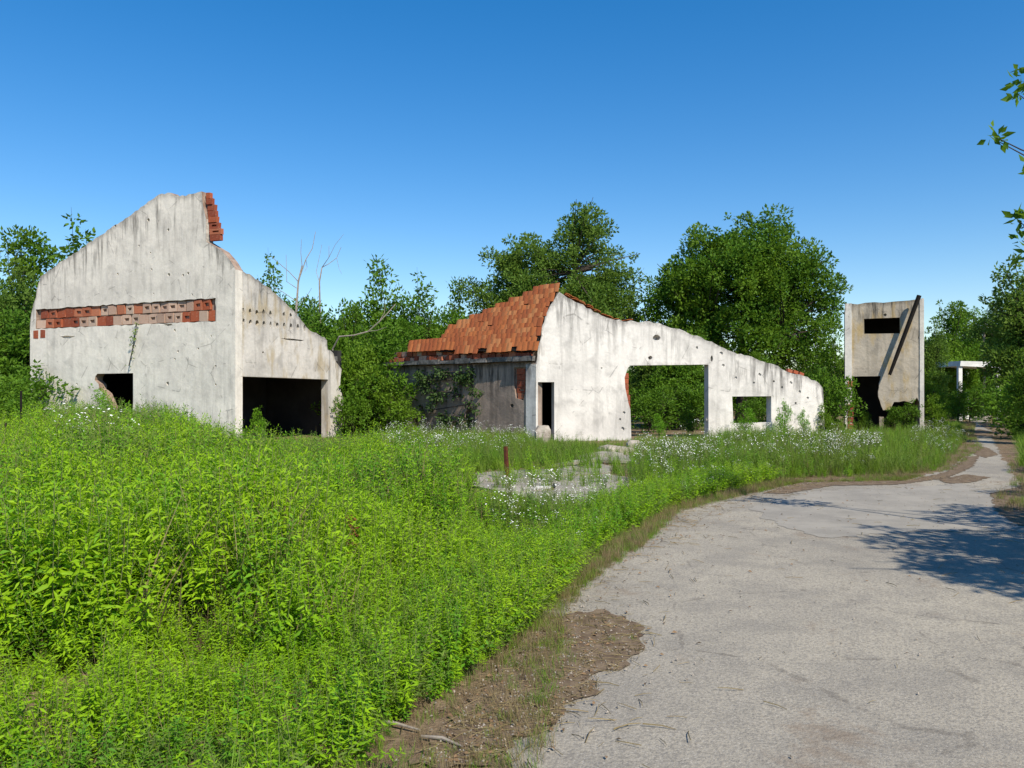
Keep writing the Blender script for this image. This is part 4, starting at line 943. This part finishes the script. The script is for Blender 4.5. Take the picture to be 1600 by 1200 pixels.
for (n, y0, y1) in [(4200, 1.8, 6.5), (7500, 1.8, 10), (12000, 9, 17), (11000, 17, 27), (5000, 27, 40)]:
    X, Y = field(n, y0, y1); B = xb(Y)
    for x, y, b_ in zip(X, Y, B):
        d = b_ - x
        if d < -.1 or blocked(x, y): continue
        px = 800 + F * x / y; py = HOR + EYE * F / y
        inyard = inside((x, y), yardpoly)
        if inyard and rnd.random() > .16: continue
        # banks: a tall bare-stemmed clump with low growth before it
        bank = 0
        if y < 13:
            for (pa, pb, yb) in BANKS:
                ybb = yb + .3 * nz(x, y * .2, 1.1, yb); e_ = min(px - pa, pb - px) / 40
                if e_ > 0:
                    if ybb < y < ybb + 1.0: bank = 1
                    elif ybb - .75 * min(1, e_) < y <= ybb: bank = -1
        hol2 = ((px - 660) / 50) ** 2 + ((py - 865) / 22) ** 2
        if hol2 < 1 and rnd.random() < .8: continue
        v = nz(x, y, .55, 3); v2 = nz(x, y, .25, 9)
        lush = sm((650 + 60 * v - px + max(0, py - 735) * 1.9) / 200) if y > 8 else sm(d / .45 + .1 + .4 * v)
        hgt = (.22 + .24 * sm(d / 1.1)) + (.36 + .14 * sm((y - 9) / 10)) * sm(d / 2.4 - .1) * lush
        if y < 11: hgt *= .84
        if bank < 0: hgt *= .42
        if bank > 0: hgt = max(hgt * 1.05, .52)
        hgt *= 1 + .34 * v + .2 * v2 + .25 * nz(x, y, 1.3, 17)
        if px < 520 and y < 9:
            hgt *= .62 if y < 4.6 else 1 + .35 * sm((9 - y) / 2.5)
        if y > 13:                              # what of the walls stays in view above the weeds
            tp_ = np.interp(px, [0, 250, 300, 332, 370, 540, 590, 640, 820, 835, 980, 1000, 1110, 1140, 1310, 1330, 1500], [622, 640, 660, 678, 689, 692, 676, 652, 668, 685, 689, 682, 680, 655, 652, 662, 655])
            hgt = min(hgt, max(.12, (py - tp_ + 9 * v + rnd.uniform(-6, 5)) / F * y))
        if 715 < px < 1005 and 768 < py < 900: hgt = min(hgt, max(.1, (py - 766) / F * y))
        if bank > 0 or rnd.random() < .25 + .75 * lush:
            wp.append((x, y, 0)); mixv = v2 * 1.3 + v * .4 + (1 - lush) * .55 + rnd.uniform(-.35, .35)
            wi.append(rnd.choice([0, 1, 2, 3]) if mixv < .28 else rnd.choice([4, 5]) if mixv < .62 else rnd.choice([6, 7]))
            if bank > 0: wi[-1] = rnd.choice([8, 8, 9])
            if bank <= 0 and nz(x, y * .6, .5, 31) > .16 and rnd.random() < .7: wi[-1] = rnd.choice([5, 6, 7, 4])
            if rnd.random() < .05 + .08 * max(0, nz(x, y, .4, 41)): gp_.append((x, y + .03, 0)); gi_.append(rnd.choice([3, 3, 4])); gs_.append(hgt * rnd.uniform(1.9, 2.6))
            s = hgt * rnd.uniform(.72, 1.28); ws.append((s ** .6 * .80, s ** .6 * .80, s))
        else:
            gp_.append((x, y, 0)); dry = d < .5 + .3 * v or rnd.random() < .3
            gi_.append(rnd.choice([3, 4, 4, 5, 2]) if dry and rnd.random() < .65 else rnd.choice([0, 1, 2, 0])); gs_.append(hgt * (1.7 if y > 9 else 1.2) * rnd.uniform(.7, 1.2))
        fl = 0
        for (cx, cy, rx_, ry_, pr) in [(850,820,85,60,.5),(1040,742,95,34,.6),(1310,712,70,22,.75),(1180,730,90,30,.25),(1470,690,50,24,.7),(700,700,130,36,.35),(930,770,60,25,.35),(1120,700,60,16,.3),(120,740,60,20,.15)]:
            q = ((px - cx) / rx_) ** 2 + ((py - 18 - cy) / ry_) ** 2
            if q < 1: fl = max(fl, pr)
        if rnd.random() < fl * .36: dp.append((x + .05, y, 0)); di.append(rnd.randrange(4)); ds.append((hgt * 1.25 + .12) * rnd.uniform(.8, 1.15))
# verge grass, short and dry towards the asphalt
for (n, y0, y1) in [(11000, 2.2, 7), (9000, 7, 15), (4000, 15, 40)]:
    Y = np.sqrt(rng.uniform(y0**2, y1**2, n)); B = xb(Y); E = np.interp(Y, [2] + [p[1] for p in EDGE], [-.7] + [p[0] for p in EDGE])
    for y, b_, e_ in zip(Y, B, E):
        d = abs(rng.normal()) * .42; x = max(b_, e_ - .1) - d + .22
        if x < -.75 * y or blocked(x, y): continue
        dn = .75 + nz(x, y, .9, 5)
        if x > b_ and rnd.random() > (.42 if y > 6.5 else .13) * dn: continue
        if x < b_ + .05 and y < 15 and rnd.random() < .62 + .3 * nz(x, y, .8, 23):
            wp.append((x, y, 0)); wi.append(rnd.choice([0, 1, 2, 3, 4, 5, 6])); s = rnd.uniform(.2, .42) * (1 if y < 9 else 1.1); ws.append((s ** .6 * .85, s ** .6 * .85, s)); continue
        gp_.append((x, y, 0)); gi_.append(rnd.choice([3, 4, 4, 5, 5]) if x > b_ - .1 else rnd.choice([0, 1, 1, 2, 5, 4, 0])); gs_.append(rnd.uniform(.18, .42) if x > b_ - .1 else rnd.uniform(.35, .65))
for _ in range(420):                            # tufts on the soil spilling over the road
    px, py = rnd.uniform(740, 1010), rnd.uniform(955, 1200)
    if not inside((px, py), SPILL) or nz(*g(px, py), 2.5, 3) < 0: continue
    gp_.append((*g(px, py), 0)); gi_.append(rnd.choice([4, 4, 5])); gs_.append(rnd.uniform(.12, .3))
for _ in range(1900):                           # dead grass on the bare soil beside the road
    y = math.sqrt(rnd.uniform(2.6**2, 8.5**2)); b_ = float(xb(y)); e_ = float(np.interp(y, [2] + [p[1] for p in EDGE], [-.1] + [p[0] for p in EDGE]))
    x = rnd.uniform(b_ - .1, e_ + .12)
    q_ = (800 + F * x / y, HOR + EYE * F / y)
    if nz(x, y, 2.2, 8) < -.12 + .5 * rnd.random() - .25 or (inside(q_, SPILL) and rnd.random() < .85): continue
    gp_.append((x, y, 0)); gi_.append(rnd.choice([4, 4, 4, 3, 5])); gs_.append(rnd.uniform(.1, .34))
for _ in range(900):                            # dry tufts on the litter where the road narrows
    px, py = rnd.uniform(1440, 1640), rnd.uniform(712, 800)
    if inside((px, py), [(1556,772),(1600,762),(1640,790),(1600,815),(1560,800)]) or px > 1575: gp_.append((*g(px, py), 0)); gi_.append(rnd.choice([4, 4, 5, 3])); gs_.append(rnd.uniform(.2, .5))
for _ in range(1500):                           # right bank beyond the bend
    y = rnd.uniform(13, 40); x0 = np.interp(y, [12, 17.3, 22, 41], [8.9, 10.9, 14, 25.2]); x = x0 + abs(rnd.gauss(0, 1.6)) + .05
    gp_.append((x, y, 0)); gi_.append(rnd.choice([0, 1, 5, 0, 2])); gs_.append(rnd.uniform(.6, 1.1))
scatter('weeds', wp, wi, ws, cw, 'dense bright green leafy weeds filling the left field', 'weeds')
scatter('grass', gp_, gi_, gs_, cg, 'green and straw coloured grass along the road verge', 'grass', .2)
scatter('daisies', dp, di, ds, cd, 'white daisy-like flowers standing among the verge grass', 'flowers')
# dried seed stalk and a rusty-brown one
x, y = g(543, 935); t = thing('dried_plant', 'brown dried seed stalk among the bright weeds', 'plant', (x, y, 0))
b = MB(); b.tube([(0, 0, 0), (.01, 0, .4), (.03, 0, .62)], [.006, .005, .003], 4); link('stem', b.mesh('stem', [M['dock']]), t)
q = [(np.array([.02 + rnd.uniform(-.03, .03), rnd.uniform(-.03, .03), .3 + i * .035]), .5) for i in range(10)]
link('seed_head', crown_from(q, 160, .075, .022, .016, M['dock'], 'seed_head'), t)
# pebbles, straw and dead leaves on the road
bm = bmesh.new(); bmesh.ops.create_icosphere(bm, subdivisions=1, radius=.5)
pm = bpy.data.meshes.new('p'); bm.to_mesh(pm); bm.free(); pm.materials.append(M['rubble'])
pv = np.array([v.co[:] for v in pm.vertices]); pv *= np.array([1, .8, .5]) * (1 + .25 * rng.normal(size=(len(pv), 1))); pm.vertices.foreach_set('co', pv.astype(np.float32).ravel())
b = MB(); b.tube([(-.5, 0, 0), (.1, .04, .03), (.5, 0, 0)], [.02, .02, .012], 3); stm = b.mesh('s', [M['straw']])
M['deadleaf'] = simple('dead_leaf', (.16, .09, .045), (.24, .16, .09), 9)
V, T = leaves_np(np.array([[0, 0, .02]]), np.array([[1., 0, .05]]), 1.0, .5); lm = tris_np('l', V, T, [M['deadleaf']])
pm2 = pm.copy(); pm2.materials.clear(); pm2.materials.append(M['yard'])
cl_ = collection('litter_kinds', [pm, stm, lm, pm2])
lp, li, ls = [], [], []
for _ in range(5200):
    y = math.sqrt(rnd.uniform(2.6**2, 15**2)); e_ = float(np.interp(y, [2] + [p[1] for p in EDGE], [-.7] + [p[0] for p in EDGE]))
    near = rnd.random() < .8; x = e_ + (rnd.gauss(-.12, .42) if near else rnd.uniform(0, 5))
    kd = rnd.choice([0, 1, 1, 2, 3]) if near else rnd.choice([0, 3, 3, 0, 1, 2])
    lp.append((x, y, .016)); li.append(kd); ls.append({0: rnd.uniform(.006, .022), 3: rnd.uniform(.005, .02), 1: rnd.uniform(.05, .16), 2: rnd.uniform(.02, .045)}[kd])
for _ in range(4200):
    px, py = rnd.uniform(660, 1040), rnd.uniform(945, 1200)
    if not inside((px + rnd.gauss(0, 14), py + rnd.gauss(0, 8)), SPILL): continue
    kd = rnd.choice([0, 1, 1, 2, 3]); lp.append((*g(px, py), .018)); li.append(kd); ls.append({0: rnd.uniform(.006, .02), 3: rnd.uniform(.006, .02), 1: rnd.uniform(.04, .11), 2: rnd.uniform(.015, .04)}[kd])
scatter('litter', lp, li, ls, cl_, 'pebbles, straw and dead leaves strewn along the road edge', 'litter', .1)
# far thicket closing the horizon
cf = collection('thicket_kinds', [MED[0][1].copy(), MED[1][1].copy(), SHR[0][1].copy()])
fp, fi, fs = [], [], []
for i in range(520):
    Y = rnd.uniform(52, 85); X = rnd.uniform(-.85, .85) * Y
    fp.append((X, Y, -.4)); k_ = rnd.choice([0, 1, 2]); fi.append(k_); fs.append(rnd.uniform(.45, .7) if k_ < 2 else rnd.uniform(1.3, 1.9))
scatter('far_thicket', fp, fi, fs, cf, 'far thicket of dark bushes closing the view behind the ruins', 'thicket', .03)
print('tiles', cnt, 'weeds', len(wp), 'grass', len(gp_), 'daisies', len(dp), 'objects', len(scene.objects))
